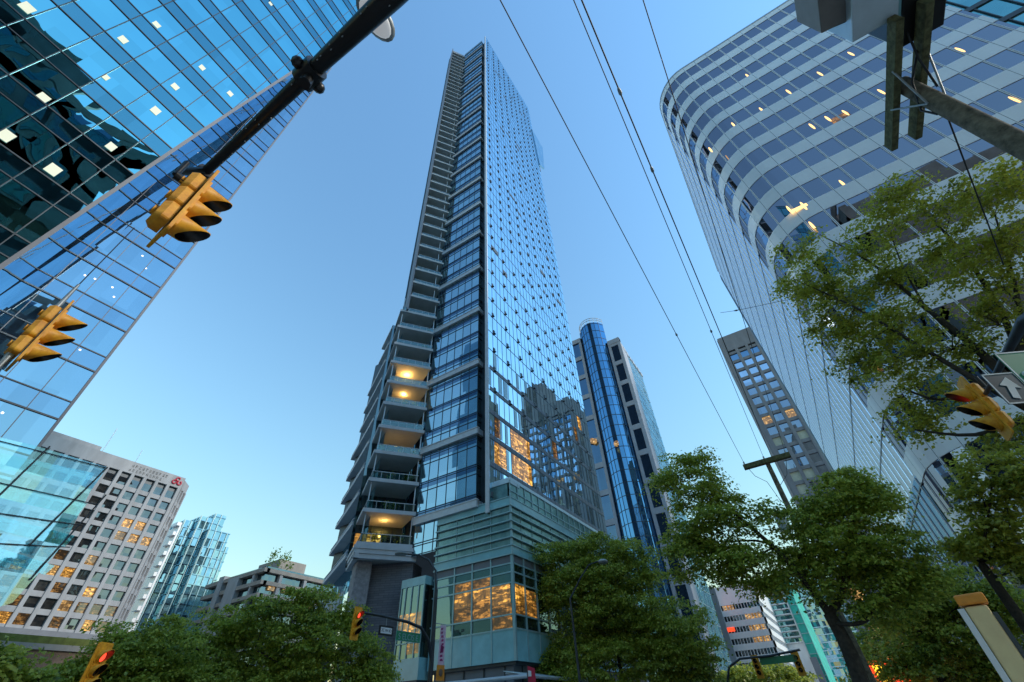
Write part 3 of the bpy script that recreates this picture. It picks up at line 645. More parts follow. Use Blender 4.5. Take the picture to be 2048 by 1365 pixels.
for p, u, n_ in stations():
    Fq = Fr(p-u*.5, p+u*.5, True)
    side = n_[1] > .9
    if side and p[0] > 36.3: sd2.fbox(Fq, .32, .68, 12.4, 67.6, -.1, .012); sd3.fbox(Fq, .46, .54, 2, 12.2, -.2, .05)
    else:
        mu.fbox(Fq, .435, .565, rows[0]-2.28, 66.9, -.2, -.004); se.fbox(Fq, .488, .512, rows[0], 68.0, -.03, .004)
mu.build('mullions', 'white', Co); se.build('panel_seams', 'frame', Co); sd2.build('side_window_strips', 'g_side', Co); sd3.build('side_mullions', 'white', Co)
sc_ = MB(); sc_.box(36.2, 70.3, CY-.45, CY-.006, 12.3, 67.8); sc_.build('side_cladding', 'white', Co)
sc_ = MB(); sc_.box(36.2, 70.3, CY-.45, CY-.006, .1, 12.3); sc_.build('side_glazing', 'g_dark', Co)
sh = MB()
Fside = Fr((36, CY), (70.4, CY), True)
for z in rows: sh.fbox(Fside, 0, Fside.L, z-.05, z+.05, 0, .03)
sh.build('drip_edges', 'frame', Co)
for (px, py) in [(1495, 152), (1640, 148), (1577, 184), (1523, 220), (1467, 250), (1421, 300), (1656, 238), (1691, 226), (1624, 253), (1763, 184), (1702, 108), (1607, 412), (1579, 420), (1686, 368), (1920, 100), (2030, 200), (1625, 452), (1650, 158)]:
    c = on(px, py, 'x', CX+.045)
    MB().ball(c, (.03, .095, .62), 8, 6).build('lamp', 'warm', Co)
MB().box(CX+.115, CX+.13, -8.9-4.6, -8.9-3.2, 23.6, 24.1).build('lit_ceiling', 'warm', Co) if False else None
a = on(1582, 425, 'x', CX+.04); c = on(1612, 405, 'x', CX+.04)
MB().box(CX+.035, CX+.048, min(a[1], c[1]), max(a[1], c[1]), a[2]-.1, a[2]+.25).build('lit_ceiling', 'warm', Co)
a = on(1662, 245, 'x', CX+.1); c = on(1690, 222, 'x', CX+.1)
MB().box(CX+.04, CX+.048, min(a[1], c[1]), max(a[1], c[1]), a[2]-.5, a[2]+.35).build('lit_ceiling', 'litdim', Co)
MB().box(70.6, 73.4, -30, -8.3, 0, 69.3).build('end_pier', 'beige', Co)
b = MB(); b.box(70.5, 71.1, -9.2, -8.1, 0, 68.8); b.box(73.3, 73.9, -9.6, -8.55, 0, 64); b.build('pier_ribs', 'beige', Co)
b = MB(); b.box(71.5, 73.0, -8.32, -8.05, 2, 68); b.build('pier_groove', 'darkmet', Co)
# hidden neighbour that the tower mirrors
Nb = thing('stone_office_block', 'dark stone block behind the curved office, mirrored low in the skyscraper glass', 'office block', (84, -25, 0))
b = MB(); b.box(74.5, 84, -40, -12.6, 0, 63); b.box(84, 96, -40, -13.5, 0, 78); b.build('walls', 'glead', Nb)
b = MB()
for k in range(20):
    for j in range(10): b.box(75.3+j*2.1, 76.5+j*2.1, -13.45-(.1 if j > 3 else -.9), -13.4 if j > 3 else -12.55, 4+k*3.4, 6+k*3.4)
b.build('windows', 'g_grey', Nb, kind='stuff')

# ------------------------------------------------------------------ south side, seen only as a reflection
So = thing('south_corner_block', 'dark stone block across the street, seen only mirrored in the leaning glass', 'office block', (-30, -45, 0))
b = MB(); b.box(-70, 2.5, -62, -26, 0, 57.5); b.box(-70, -8, -62, -30, 57.5, 66); b.box(-70, -30, -62, -30, 66, 74); b.box(-24, -15, -60, -26, 57.5, 61); b.build('walls', 'glead', So)
b = MB()
for k in range(13):
    b.box(-70, 2.55, -26.25, -26.0, 3.2+k*4.6, 4.6+k*4.6)
for j in range(10): b.box(-66+j*7.2, -65+j*7.2, -26.5, -26.0, 0, 58.5)
b.build('stone_bands', 'beige', So)
b = MB()
for k in range(12):
    for j in range(22): b.box(-69+j*3.1, -66.9+j*3.1, -26.05, -25.93, 5.0+k*4.6, 7.5+k*4.6)
b.build('windows', 'g_dark', So, kind='stuff')

# ------------------------------------------------------------------ grey tower down the street
Gt = thing('grey_concrete_tower', 'grey concrete tower with a grid of deep square windows beyond the rounded office', 'office tower', (150, -15, 0))
GX, GY0, GP, GF, GH = 135.0, -4.3, 3.2, 3.5, 99.0
Fg = Fr((GX, GY0-22), (GX, GY0), True)        # s grows towards +Y, d runs towards -X
b = MB(); b.box(GX+.4, GX+24, GY0-21.9, GY0-.1, 0, GH-.4); b.build('core', 'frame', Gt)
b = MB(); b.fbox(Fg, -.1, Fg.L+.1, 92.6, GH, -1, .25); b.build('parapet', 'conc', Gt)
b = MB(); b.box(GX-.2, GX+24, GY0-.12, GY0+.35, 0, GH-.6); b.box(GX-.45, GX+.5, GY0-.8, GY0+.12, 0, GH-.2); b.build('side_wall', 'conc', Gt)
for j in range(7):
    b = MB(); s = Fg.L-.8-j*GP; b.fbox(Fg, s-.45, s+.45, 0, 93.4, -.4, .3); b.build('pier', 'conc', Gt)
b = MB(); wn0 = None; wrest = MB(); cnt = 0; rnd = random.Random(5)
zg = [92.0-GF*k for k in range(25)]
for z in zg: b.fbox(Fg, 0, Fg.L, z-1.0, z-.05, -.4, .1)
b.build('spandrels', 'conc', Gt)
for k, z in enumerate(zg):
    for j in range(6):
        s0, s1 = Fg.L-.8-(j+1)*GP+.45, Fg.L-.8-j*GP-.45
        mat = 'g_grey'
        if k == 0: mat = 'g_dark'
        elif j == 3: mat = 'g_dark'
        elif rnd.random() < (.28 if k > 15 else .03): mat = 'litfar'
        elif rnd.random() < .12: mat = 'ceil'
        if cnt < 100 and k < 24 and j < 4: MB().fbox(Fg, s0, s1, z-3.5, z-1.0, -.38, -.3).build('window', mat, Gt); cnt += 1
        else: wrest.fbox(Fg, s0, s1, z-3.5, z-1.0, -.38, -.3)
wrest.build('windows', 'g_grey', Gt, kind='stuff')
b = MB(); b.box(GX+1, GX+14, GY0-22, GY0-12.6, GH-.5, GH+13); b.build('plant_room', 'conc', Gt)

# ------------------------------------------------------------------ blue granite tower behind the skyscraper
Bt = thing('blue_bay_tower', 'blue glass tower with granite piers and a bowed glass bay beside the skyscraper', 'office tower', (128, 33, 0))
b = MB(); b.box(117.6, 138, 25.3, 44, 0, 97.5); b.build('core', 'frame', Bt)
Fr1 = Fr((117, 25), (138.2, 25)); b = MB(); b.fbox(Fr1, 3.2, Fr1.L, 0, 97.6, -.4, 0); b.build('street_glass', 'g_condo', Bt)
b = MB()
for a in frange(3.2, Fr1.L, 1.5): b.fbox(Fr1, a-.05, a+.05, 0, 97.6, 0, .08)
for z in frange(3, 97, 3.6): b.fbox(Fr1, 3.2, Fr1.L, z-.06, z+.06, 0, .06)
b.build('street_mullions', 'bluemet', Bt)
b = MB()
for k in range(7): b.box(119+k*2.9, 121+k*2.9, 24.8, 26.5, 97.5, 98.8+.3*(k % 2))
b.build('roof_battlements', 'granite', Bt)
def pier(y0, y1, top, name):
    b = MB(); zc = [-.2+8.35*k for k in range(14)]
    b.box(116.6, 118.2, y0, y0+.9, 0, top); b.box(116.6, 118.2, y1-.9, y1, 0, top); b.box(116.5, 118.2, y0, y1, top-1.8, top+.1)
    for z in zc:
        if z < top-2: b.box(116.62, 118.2, y0+.9, y1-.9, z-.9, z+.7)
    b.build(name, 'granite', Bt)
    MB().box(117.0, 117.2, y0+.9, y1-.9, 0, top-1.8).build('pier_windows', 'g_dark', Bt)
pier(25.0, 29.4, 102.0, 'granite_pier'); pier(39.0, 44.0, 109.0, 'granite_pier')
b = MB(); b.box(116.65, 122, 24.9, 25.3, 0, 100); b.box(117, 120.2, 24.86, 24.98, 0, 99.5); b.build('pier_return', 'granite', Bt)
arc = []
for k in range(9):
    a = math.pi*(k/8); arc.append((117.2-3.6*math.sin(a)**.7, 38.9-9.4*(k/8)))
b = MB(); 
for p, q in zip(arc, arc[1:]): b.quad((*p, 0), (*q, 0), (*q, 111.6), (*p, 111.6))
b.add([(*p, 111.6) for p in arc], [tuple(range(9))]); b.build('bowed_bay', 'g_blue', Bt)
b = MB()
for p, q in zip(arc, arc[1:]):
    Fq = Fr(p, q, False)
    b.fbox(Fq, -.06, .06, 0, 111.6, -.05, .1)
    for z in frange(3, 113, 3.6): b.fbox(Fq, 0, Fq.L, z-.07, z+.07, -.05, .08)
b.build('bay_mullions', 'frame', Bt)
b = MB()
for z in (112.8, 113.8):
    for p, q in zip(arc, arc[1:]): b.tube([(*p, z), (*q, z)], .12, 5)
for p in arc: b.tube([(*p, 111.6), (*p, 113.8)], .08, 5)
b.build('roof_rail', 'pale', Bt)
for (y, z) in ((41.0, 66), (41.9, 66.5), (33.0, 60.5)): MB().ball((116.3 if y > 40 else 111.6, y, z), (.2, .8, 1.0), 8, 6).build('lit_window', 'litfar', Bt)

# ------------------------------------------------------------------ pale bank tower at left
Bk = thing('pale_bank_building', 'pale concrete building with deep square windows and a red emblem on its parapet', 'office building', (30, 175, 0))
BY = 160.0; Fk = Fr((2, BY), (55.4, BY)); Fc = Fr((55.4, BY), (58.4, BY+3.2)); Fe_ = Fr((58.4, BY+3.2), (58.4, BY+25))
zk = [60.0-3.5*k for k in range(18)]; KP = 3.3
b = MB(); b.prism([(2.2, BY+.6), (55.2, BY+.6), (58, BY+3.5), (58, BY+25), (2.2, BY+25)], 0, 65); b.build('core', 'frame', Bk)
b = MB(); b.fbox(Fk, 6, Fk.L, 62.2, 65.7, -.8, .1); b.fbox(Fc, 0, Fc.L, 62.2, 65.0, -.8, .1); b.fbox(Fe_, 0, Fe_.L, 62.2, 65, -.8, .1); b.build('parapet', 'bank', Bk)
b = MB(); b.fbox(Fk, 0, Fk.L, 3, 5, -.8, .05)
for z in zk: b.fbox(Fk, 0, Fk.L, z-2.6, z-1.4, -.8, .05); b.fbox(Fc, 0, Fc.L, z-2.6, z-1.4, -.8, .05); b.fbox(Fe_, 0, Fe_.L, z-2.6, z-1.4, -.8, .05)
b.build('floor_bands', 'bank', Bk)
for j in range(17):
    s = Fk.L-.55-j*KP
    b = MB(); b.fbox(Fk, s-.42, s+.42, 0, 62.4, -.7, .35); b.build('pier', 'bank', Bk)
b = MB()
for s in (.3, Fc.L/2, Fc.L-.2): b.fbox(Fc, s-.3, s+.3, 0, 62.4, -.7, .3)
for s in frange(1.5, 22, 3.3): b.fbox(Fe_, s-.5, s+.5, 0, 62.4, -.7, .3)
b.build('corner_piers', 'bank', Bk)
cnt = 0; wrest = MB(); rnd = random.Random(11); lit = {(3, 1), (3, 2), (4, 1), (4, 2), (4, 0), (7, 4), (7, 5), (10, 1), (6, 3), (8, 2), (7, 7), (9, 3), (10, 6)}
for k, z in enumerate(zk):
    for j in range(16):
        s0, s1 = Fk.L-.55-(j+1)*KP+.55, Fk.L-.55-j*KP-.55
        m_ = ('lit' if (k + j) % 3 else 'litfar') if (k, j) in lit else ('litbank' if (k > 4 and rnd.random() < .4) else 'g_bank')
        if cnt < 100 and k < 12 and j < 9 and k+1 > 0: MB().fbox(Fk, s0, s1, z-1.42, z+.92, -.62, -.5).build('window', m_, Bk); cnt += 1
        else: wrest.fbox(Fk, s0, s1, z-1.42, z+.92, -.62, -.5)
    wrest.fbox(Fc, .2, Fc.L-.2, z-1.42, z+.92, -.62, -.5); wrest.fbox(Fe_, .2, Fe_.L, z-1.42, z+.92, -.62, -.5)
wrest.build('windows', 'g_bank', Bk, kind='stuff')
# two rows of dark letter strokes too small to read, and the red knot emblem
b = MB(); rnd = random.Random(2)
for r_, (z, n_, s0) in enumerate(((64.5, 11, 38.3), (63.2, 10, 38.0))):
    for k in range(n_):
        s = s0+k*.95
        for q in range(3):
            if rnd.random() < .5: b.fbox(Fk, s+q*.18, s+q*.18+.13, z-.42, z+.42, .1, .16)
            else: b.fbox(Fk, s, s+.5, z-.42+q*.34, z-.28+q*.34, .1, .16)
b.build('sign_letters', 'frame', Bk)
b = MB(); ce = Fk.p(51.4, 63.9, .25)
for a0, (dx, dz) in enumerate(((0, .75), (-.75, -.25), (.75, -.25))):
    pts = [ce+Fk.u*(dx+.55*math.cos(t))+np.array([0, 0, dz+.55*math.sin(t)]) for t in np.linspace(.3+a0, 5.6+a0, 12)]
    b.tube(pts, .2, 6)
b.build('emblem', 'red', Bk)
b = MB(); b.fbox(Fk, -2, Fk.L+1, 21.6, 22.9, -1, .9); b.build('ledge', 'slate', Bk)
b = MB(); b.box(20, 32, 164, 175, 65, 68.5); b.build('plant_room', 'bank', Bk)
b = MB(); b.tube([(33, 166, 65), (33, 166, 76)], .09, 5); b.tube([(41.5, 164, 65), (41.5, 164, 71.5)], .08, 5); b.build('aerials', 'steel', Bk)
# brown podium with planting in front of it
Pm = thing('brown_podium', 'low brown clad podium with a grassy roof edge below the pale bank building', 'building', (20, 135, 0))
MB().box(-20, 46, 125, 150, 0, 16.2).build('walls', 'brown', Pm)
b = MB(); b.box(-20, 42, 126, 149, 16.2, 17.6); b.build('planted_roof', 'lawn', Pm); MB().box(-20, 46.3, 124.6, 125.2, 15.4, 16.3).build('parapet', 'beige', Pm)

# ------------------------------------------------------------------ condo tower
Cd = thing('blue_condo_tower', 'slim pale blue glass apartment tower with stepped top behind the bank building', 'apartment tower', (87, 185, 0))
def condo_block(x0, x1, y0, y1, h):
    MB().box(x0, x1, y0, y1, 0, h).build('glass_block', 'g_condo', Cd)
    b = MB()
    for z in frange(3, h+.1, 3): b.box(x0-.25, x1+.15, y0-.25, y1, z-.18, z+.12)
    b.build('floor_slabs', 'g_strip', Cd)
    b = MB()
    for x in frange(x0, x1+.1, 2.2): b.box(x-.12, x+.12, y0-.3, y0, 0, h)
    for y in frange(y0, y1, 2.2): b.box(x0-.3, x0, y-.12, y+.12, 0, h)
    b.build('mullions', 'tealpale', Cd)
p = at(395, 1030, 200)
condo_block(74.5, 82.0, 184, 200, 64.5); condo_block(78, 85.6, 181.5, 198, 60.2); condo_block(70.5, 77, 186, 200, 62.5); condo_block(84.6, 87.8, 183, 198, 56); condo_block(79.5, 83.5, 185, 196, 67)
b = MB()
for k in range(18): b.box(68.6, 71.0, 186.2, 190, 4+k*3.3, 5.2+k*3.3)
b.box(69.6, 71, 186, 200, 0, 60); b.build('balcony_stack', 'white', Cd)
# ------------------------------------------------------------------ beige corner block
Bb = thing('beige_terrace_block', 'low beige block with banded terraces and plants on its roof corner', 'apartment building', (95, 155, 0))
b = MB(); b.box(82.5, 112, 143.5, 175, 0, 41.8); b.build('core', 'g_far', Bb)
FA, FBb = Fr((82, 175), (82, 143)), Fr((82, 143), (112, 143))
for z in frange(3, 42, 3.45):
    b = MB(); b.fbox(FA, 0, FA.L+.9, z-1.1, z, -1, .9); b.fbox(FBb, 0, FBb.L, z-1.1, z, -1, .9); b.build('terrace_band', 'beige', Bb)
b = MB(); b.fbox(FA, 8, 11, 0, 42, -1, 1.1); b.fbox(FA, 14, 20, 0, 40.5, -1, 1.0); b.fbox(FA, 27, 28, 0, 40, -1, .7); b.fbox(FBb, 5, 6, 0, 40, -1, .7); b.fbox(FBb, 14, 15, 0, 40, -1, .7); b.build('wall_panels', 'bank', Bb)
for (s, z) in ((2.5, 37.2), (7.5, 37.2), (8.0, 33.7), (11, 37.2), (13, 37.3), (17, 33.8)): MB().fbox(FBb, s, s+2.2, z-1.9, z-.1-.05, .01, .1).build('lit_window', 'litfar', Bb)
MB().box(89, 99, 148, 160, 41.4, 46.0).build('penthouse', 'beige', Bb)
def leaf_mesh(name, pts, nrm, size, vals, mat, parent):
    n = len(pts); rng = np.random.default_rng(n)
    a = rng.normal(size=(n, 3)); a -= nrm*(a*nrm).sum(1)[:, None]; a /= np.linalg.norm(a, axis=1)[:, None]; c = np.cross(nrm, a)
    s = size[:, None]; v = np.empty((n, 4, 3)); fold = nrm*s*.16
    v[:, 0] = pts-a*s*.5; v[:, 1] = pts+c*s*.36+fold; v[:, 2] = pts+a*s*.55; v[:, 3] = pts-c*s*.36+fold
    v = v.reshape(-1, 3)-rootloc(parent)
    me = bpy.data.meshes.new(name); me.vertices.add(4*n); me.vertices.foreach_set('co', v.ravel())
    me.loops.add(4*n); me.loops.foreach_set('vertex_index', np.arange(4*n, dtype=np.int32))
    me.polygons.add(n); me.polygons.foreach_set('loop_start', np.arange(0, 4*n, 4, dtype=np.int32)); me.polygons.foreach_set('loop_total', np.full(n, 4, dtype=np.int32))
    at_ = me.attributes.new('leafv', 'FLOAT', 'FACE'); at_.data.foreach_set('value', vals.astype(np.float32))
    me.materials.append(MT[mat]); me.update(); o = bpy.data.objects.new(name, me); COL.objects.link(o); o.parent = parent; return o
def plant_clump(parent, centres, rad, n, size, mat):
  rng = np.random.default_rng(4)
  for c in centres:
    P = np.array(c)+rng.normal(size=(n, 3))*rad; nr = rng.normal(size=P.shape)+[0, 0, .8]; nr /= np.linalg.norm(nr, axis=1)[:, None]
    leaf_mesh('shrub', P, nr, rng.uniform(.6, 1.2, len(P))*size, rng.random(len(P)), mat, parent)
balcony_plants()
plant_clump(Bb, [(83.5, 144.5, 43.6), (84.5, 144.5, 45.6), (86.5, 144.5, 44), (88.5, 144.5, 45.5), (90.5, 144.5, 43.5)], (.6, .6, 1.0), 60, .7, 'leafB')

# ------------------------------------------------------------------ white block, dark neighbour and teal tower at the street end
Wh = thing('white_ribbon_block', 'white office block with ribbons of small windows at the far end of the street', 'office block', (195, 25, 0))
FW1, FW2 = Fr((180, 32), (180, 18)), Fr((180, 18), (215, 18))
b = MB(); b.box(180.5, 214, 18.5, 32, 0, 33); b.build('core', 'frame', Wh)
zw = [27.8-3.12*k for k in range(9)]
for z in zw:
    b = MB(); b.fbox(FW1, 0, FW1.L, z+.1, z+1.75, -.6, 0); b.fbox(FW2, 0, FW2.L, z+.1, z+1.75, -.6, 0); b.build('white_band', 'white', Wh)
    b = MB(); b.fbox(FW1, .3, FW1.L-.4, z-1.4, z+.1, -.5, -.2); b.fbox(FW2, .3, FW2.L, z-1.4, z+.1, -.5, -.2); b.build('window_ribbon', 'g_far', Wh)
    if z > 17: MB().fbox(FW1, FW1.L-(6 if z < 25 else 12), FW1.L-(1 if z < 25 else 8.5), z-1.35, z+.05, -.2, -.18).build('lit_window', 'litfar', Wh)
b = MB(); b.fbox(FW1, 0, FW1.L, 29.5, 33.3, -.6, .02); b.fbox(FW2, 0, FW2.L, 29.5, 33.3, -.6, .02); b.build('parapet', 'white', Wh)
b = MB()
for a in frange(.4, FW1.L, .95): b.fbox(FW1, a-.09, a+.09, 0, 29, -.5, -.1)
for a in frange(.4, FW2.L, 1.6): b.fbox(FW2, a-.15, a+.15, 0, 29, -.5, -.1)
b.build('mullions', 'white', Wh)
MB().fbox(FW1, 1.2, 3.6, 20.6, 21.7, .0, .15).build('red_sign', 'redsign', Wh)
Dn = thing('dark_glazed_annex', 'dark glazed block with pale vertical ribs left of the white ribbon block', 'office block', (165, 33, 0))
FD = Fr((150, 26), (178, 31)); b = MB(); b.prism([(150.4, 26.4), (177, 31.2), (177, 45), (148, 45)], 0, 27); b.build('core', 'frame', Dn)
MB().fbox(FD, 0, FD.L, 0, 25, -.5, 0).build('glazing', 'g_far', Dn)
b = MB()
for a in frange(0, FD.L, 4.4): b.fbox(FD, a-.22, a+.22, 0, 26, 0, .4)
for z in frange(2, 25, 3): b.fbox(FD, 0, FD.L, z-.1, z+.1, 0, .15)
b.fbox(FD, 0, FD.L, 25, 28.5, -1, .5); FD2 = Fr((148, 45), (150, 26)); b.fbox(FD2, 12, FD2.L, 0, 28.5, -.5, .1); b.build('ribs', 'bank', Dn)
MB().fbox(FD, FD.L-9, FD.L-3, 28.6, 31.2, .0, .3).build('red_sign', 'redsign', Dn)
Tt = thing('teal_balcony_tower', 'slim pale tower with teal glass balconies at the street end', 'apartment tower', (225, 15, 0))
MB().box(215.2, 240, 12.2, 20, 0, 39).build('walls', 'white', Tt)
FT = Fr((215, 18.4), (215, 12.4))
for k in range(12):
    z = 18.6+1.75*k
    MB().fbox(FT, .2, FT.L-.2, z+.25, z+1.5, -.1, .05).build('window_row', 'g_teal', Tt); MB().fbox(FT, 0, FT.L, z, z+.25, -.1, .5).build('balcony', 'white', Tt)
b = MB(); b.fbox(FT, -.2, .1, 0, 39, -.1, .45); b.fbox(FT, FT.L-.1, FT.L+.2, 0, 39, -.1, .45); b.build('ribs', 'white', Tt)
Ne = thing('netted_facade_tower', 'narrow tower wrapped in green netting at the very end of the street', 'building', (230, 10, 0))
b = MB(); b.prism([(214, 9.3), (240, 8.3), (240, 12), (214, 12.1)], 0, 40); b.build('netting', 'netting', Ne)
b = MB(); b.box(212.5, 213.6, 10.2, 12.3, 0, 14); b.build('pillar', 'slate', Ne)
b = MB()
for z in frange(3, 40, 3): b.box(213.8, 214, 9.3, 12.1, z-.1, z+.1)
b.box(213.75, 213.95, 9.35, 9.5, 0, 40); b.box(213.75, 213.95, 11.9, 12.05, 0, 40); b.build('scaffold', 'tealpale', Ne)
Be = thing('horizon_cover_block', 'added pale blue block covering the yellow low sky behind the netted tower', 'office block', (330, -10, 0))  # added to hide the yellow horizon band; its pale blue stands in for sky
MB().box(330, 350, -40, 19, 0, 62).build('glazing', 'g_condo', Be)
b = MB()
for z in frange(2, 62, 3.5): b.box(329.8, 330, -40, 19, z-.2, z+.2)
b.build('floor_bands', 'bluemet', Be)
# teal glass block at the top right corner
Tg = thing('green_glass_block', 'green glass office beyond the south end of the rounded office', 'office block', (40, -45, 0))
MB().box(31.5, 60, -70, -32.3, 0, 64).build('glazing', 'g_teal', Tg)
b = MB()
for y in frange(-68, -32, 1.6): b.box(31.4, 31.5, y-.05, y+.05, 0, 64)
for z in frange(2, 64, 3.9): b.box(31.38, 31.5, -70, -32.3, z-.3, z+.3)
b.build('mullions', 'darkmet', Tg)

# ------------------------------------------------------------------ street furniture
def signal_head(label, loc, face, group='traffic signal heads', lit=0, rods=False, size=1.0):
    """three yellow sections on a yellow backplate; +x of the head is the way it faces"""
    fv = np.array([math.cos(face), math.sin(face), 0]); sv = np.array([-fv[1], fv[0], 0]); zv = np.array([0, 0, 1.0])
    t = thing('traffic_signal', label, 'traffic light', tuple(loc), group); c0 = np.array(loc, float)
    def W(x, y, z): return c0+fv*x+sv*y+zv*z
    def pl(mb, prof, x0, x1):     # rounded plate from a y,z outline
        n = len(prof); mb.add([W(x0, *p) for p in prof]+[W(x1, *p) for p in prof], [tuple(range(n-1, -1, -1)), tuple(range(n, 2*n))]+[(i, (i+1) % n, n+(i+1) % n, n+i) for i in range(n)])
    def rr(w_, h_, r, n=4): return [(sx*(w_-r)+r*math.cos(a), sz*(h_-r)+r*math.sin(a)) for (sx, sz, a0) in ((1, 1, 0), (-1, 1, 90), (-1, -1, 180), (1, -1, 270)) for a in [R(a0+90*k/n) for k in range(n+1)]]
    b = MB(); pl(b, rr(.215, .60, .05), -.008, .020); b.build('backplate', 'yellow', t)
    for k in range(3):
        z = .30*(1-k); b = MB(); p = rr(.14, .146, .05); q = rr(.10, .13, .06); n = len(p)
        def sec(x0, p0, x1, p1): b.add([W(x0, y, z+zz) for y, zz in p0]+[W(x1, y, z+zz) for y, zz in p1], [(i, (i+1) % n, n+(i+1) % n, n+i) for i in range(n)]+[tuple(range(n-1, -1, -1)), tuple(range(n, 2*n))])
        sec(-.02, p, -.10, p); sec(-.10, p, -.15, q); sec(.018, p, .045, p)
        b.tube([W(-.14, 0, z), W(-.18, 0, z)], .05, 10); b.tube([W(-.06, .135, z+.08), W(-.06, .16, z+.08)], .02, 6)
        so_ = b.build('housing', 'yellow', t)
        b = MB(); m_ = 20; vs = []; L = []
        for i in range(m_+1):
            th = 2*math.pi*i/m_; L.append(.05+.25*((1+math.cos(th))/2)**.85)
        for rad in (.132, .124):
            for i in range(m_+1):
                th = 2*math.pi*i/m_; y, zz = rad*math.sin(th), rad*math.cos(th); vs += [W(.04, y, z+zz), W(.04+L[i], y*.97, z+zz*.97)]
        N2 = 2*(m_+1)
        b.add(vs, [(2*i, 2*i+1, 2*i+3, 2*i+2) for i in range(m_)]+[(2*i+1, N2+2*i+1, N2+2*i+3, 2*i+3) for i in range(m_)], 0, True)
        b.add(vs, [(N2+2*i, N2+2*i+2, N2+2*i+3, N2+2*i+1) for i in range(m_)], 1, True)
        b.build('visor', ['yellow', 'black'], t)
        b = MB(); cv = [W(.05, .118*math.cos(2*math.pi*i/16), z+.118*math.sin(2*math.pi*i/16)) for i in range(16)]+[W(.085, 0, z)]
        b.add(cv, [(i, (i+1) % 16, 16) for i in range(16)], 0, True); b.build('lens', 'redlens' if k == lit else 'lens', t)
    if rods:
        MB().tube([W(-.08, 0, .44), W(-.08, 0, 1.0)], [.035, .018], 8).build('hanger_rod', 'gal', t); MB().tube([W(-.08, 0, -.44), W(-.08, 0, -.95)], [.045, .02], 8).build('hanger_rod', 'gal', t)
        MB().tube([W(-.08, 0, 1.0), W(-.08, 0, 2.6)], .008, 5).build('hanger_wire', 'wire', t)
    else:
        b = MB(); b.tube([W(-.24, 0, .30), W(-.13, 0, .30)], .05, 8); b.tube([W(-.24, 0, .30), W(-.24, 0, .58)], .03, 8); b.build('bracket', 'black', t)
    t.scale = (size,)*3
    return t
def text_mesh(txt, size):
    cu = bpy.data.curves.new('txt', 'FONT'); cu.body = txt; cu.size = size; cu.align_x = 'CENTER'; cu.align_y = 'CENTER'; cu.extrude = .002
    o = bpy.data.objects.new('txt', cu); COL.objects.link(o); dg = bpy.context.evaluated_depsgraph_get()
    me = bpy.data.meshes.new_from_object(o.evaluated_get(dg)); bpy.data.objects.remove(o); v = [tuple(x.co) for x in me.vertices]; f = [tuple(p.vertices) for p in me.polygons]; bpy.data.meshes.remove(me); return v, f
def plate(t, name, c, u, n_, w_, h_, mat, th=.012, border=None):
    c, u, n_ = map(np.asarray, (c, u, n_)); z = np.array([0, 0, 1.0])
    b = MB(); b.slab([c-u*w_/2-z*h_/2, c+u*w_/2-z*h_/2, c+u*w_/2+z*h_/2, c-u*w_/2+z*h_/2], -n_*th); o = b.build(name, mat, t)
    if border:
        b = MB(); e_ = .022
        for (a0, a1, c0, c1) in ((-w_/2, w_/2, h_/2-e_, h_/2), (-w_/2, w_/2, -h_/2, -h_/2+e_), (-w_/2, -w_/2+e_, -h_/2, h_/2), (w_/2-e_, w_/2, -h_/2, h_/2)):
            b.slab([c+u*a0+z*c0+n_*.003, c+u*a1+z*c0+n_*.003, c+u*a1+z*c1+n_*.003, c+u*a0+z*c1+n_*.003], n_*.003)
        b.build('border', border, o)
    return o
def lettering(par, txt, c, u, n_, size, mat):
    v, f = text_mesh(txt, size); c, u, n_ = map(np.asarray, (c, u, n_)); z = np.array([0, 0, 1.0])
    MB().add([c+u*p[0]+z*p[1]+n_*(.006+p[2]) for p in v], f).build('lettering', mat, par)

# mast arm overhead at upper left with its signal
Ma = thing('mast_arm', 'thick black mast arm crossing the upper left of the view overhead', 'signal mast', (.15, -2.6, 0))
b = MB(); b.tube([(.15, -2.6, 0), (.15, -2.6, 6.2)], [.17, .12], 14); b.build('pole', 'black', Ma)
b = MB(); pts = [(.15, -2.6, 5.95), (.15, 1.0, 5.98), (.145, 2.0, 6.0), (.14, 3.0, 5.98), (.13, 3.82, 5.95)]; b.tube(pts, [.11, .092, .066, .05, .042], 14); b.build('arm', 'black', Ma)
b = MB(); b.tube([(.146, 1.93, 6.0), (.146, 2.13, 6.0)], .105, 12); b.ball((.03, 2.03, 5.98), .055); b.ball((.26, 2.05, 6.0), .055); b.tube([(.16, 2.03, 5.8), (.16, 2.03, 6.2)], .05, 8); b.build('clamp', 'black', Ma)
b = MB(); rn = random.Random(4)
for k in range(40): y = rn.uniform(-.4, 3.7); a = rn.uniform(3.6, 5.6); r_ = .09-.018*(y-1); b.ball((.145+r_*math.cos(a), y, 5.98+r_*math.sin(a)), (.006, .012, .005), 5, 4)
b.build('rust_specks', 'gal', Ma)
b = MB(); b.tube([(.13, 3.6, 5.95), (.13, 3.86, 5.95)], .075, 10); b.tube([(-.02, 3.62, 5.7), (.12, 3.62, 5.95)], .04, 6); b.build('end_clamp', 'black', Ma)
LMP = at(752, 36, 1.3)
Lm = thing('street_luminaire', 'oval street lamp head above the black mast arm at the top edge', 'street lamp', tuple(LMP))
b = MB(); b.ball(LMP, (.20, .12, .05), 18, 9); b.build('housing', 'gal', Lm); b = MB(); b.ball(LMP+np.array([0, 0, -.025]), (.165, .095, .05), 18, 9); b.build('lens', 'luma', Lm)
b = MB(); b.tube([(.15, LMP[1], 6.0), LMP], .025, 6); b.build('stem', 'black', Lm)
signal_head('yellow traffic signal with black visors hung at the tip of the black mast arm', at(370, 412, 3.3), 0.0, lit=9, size=.80)
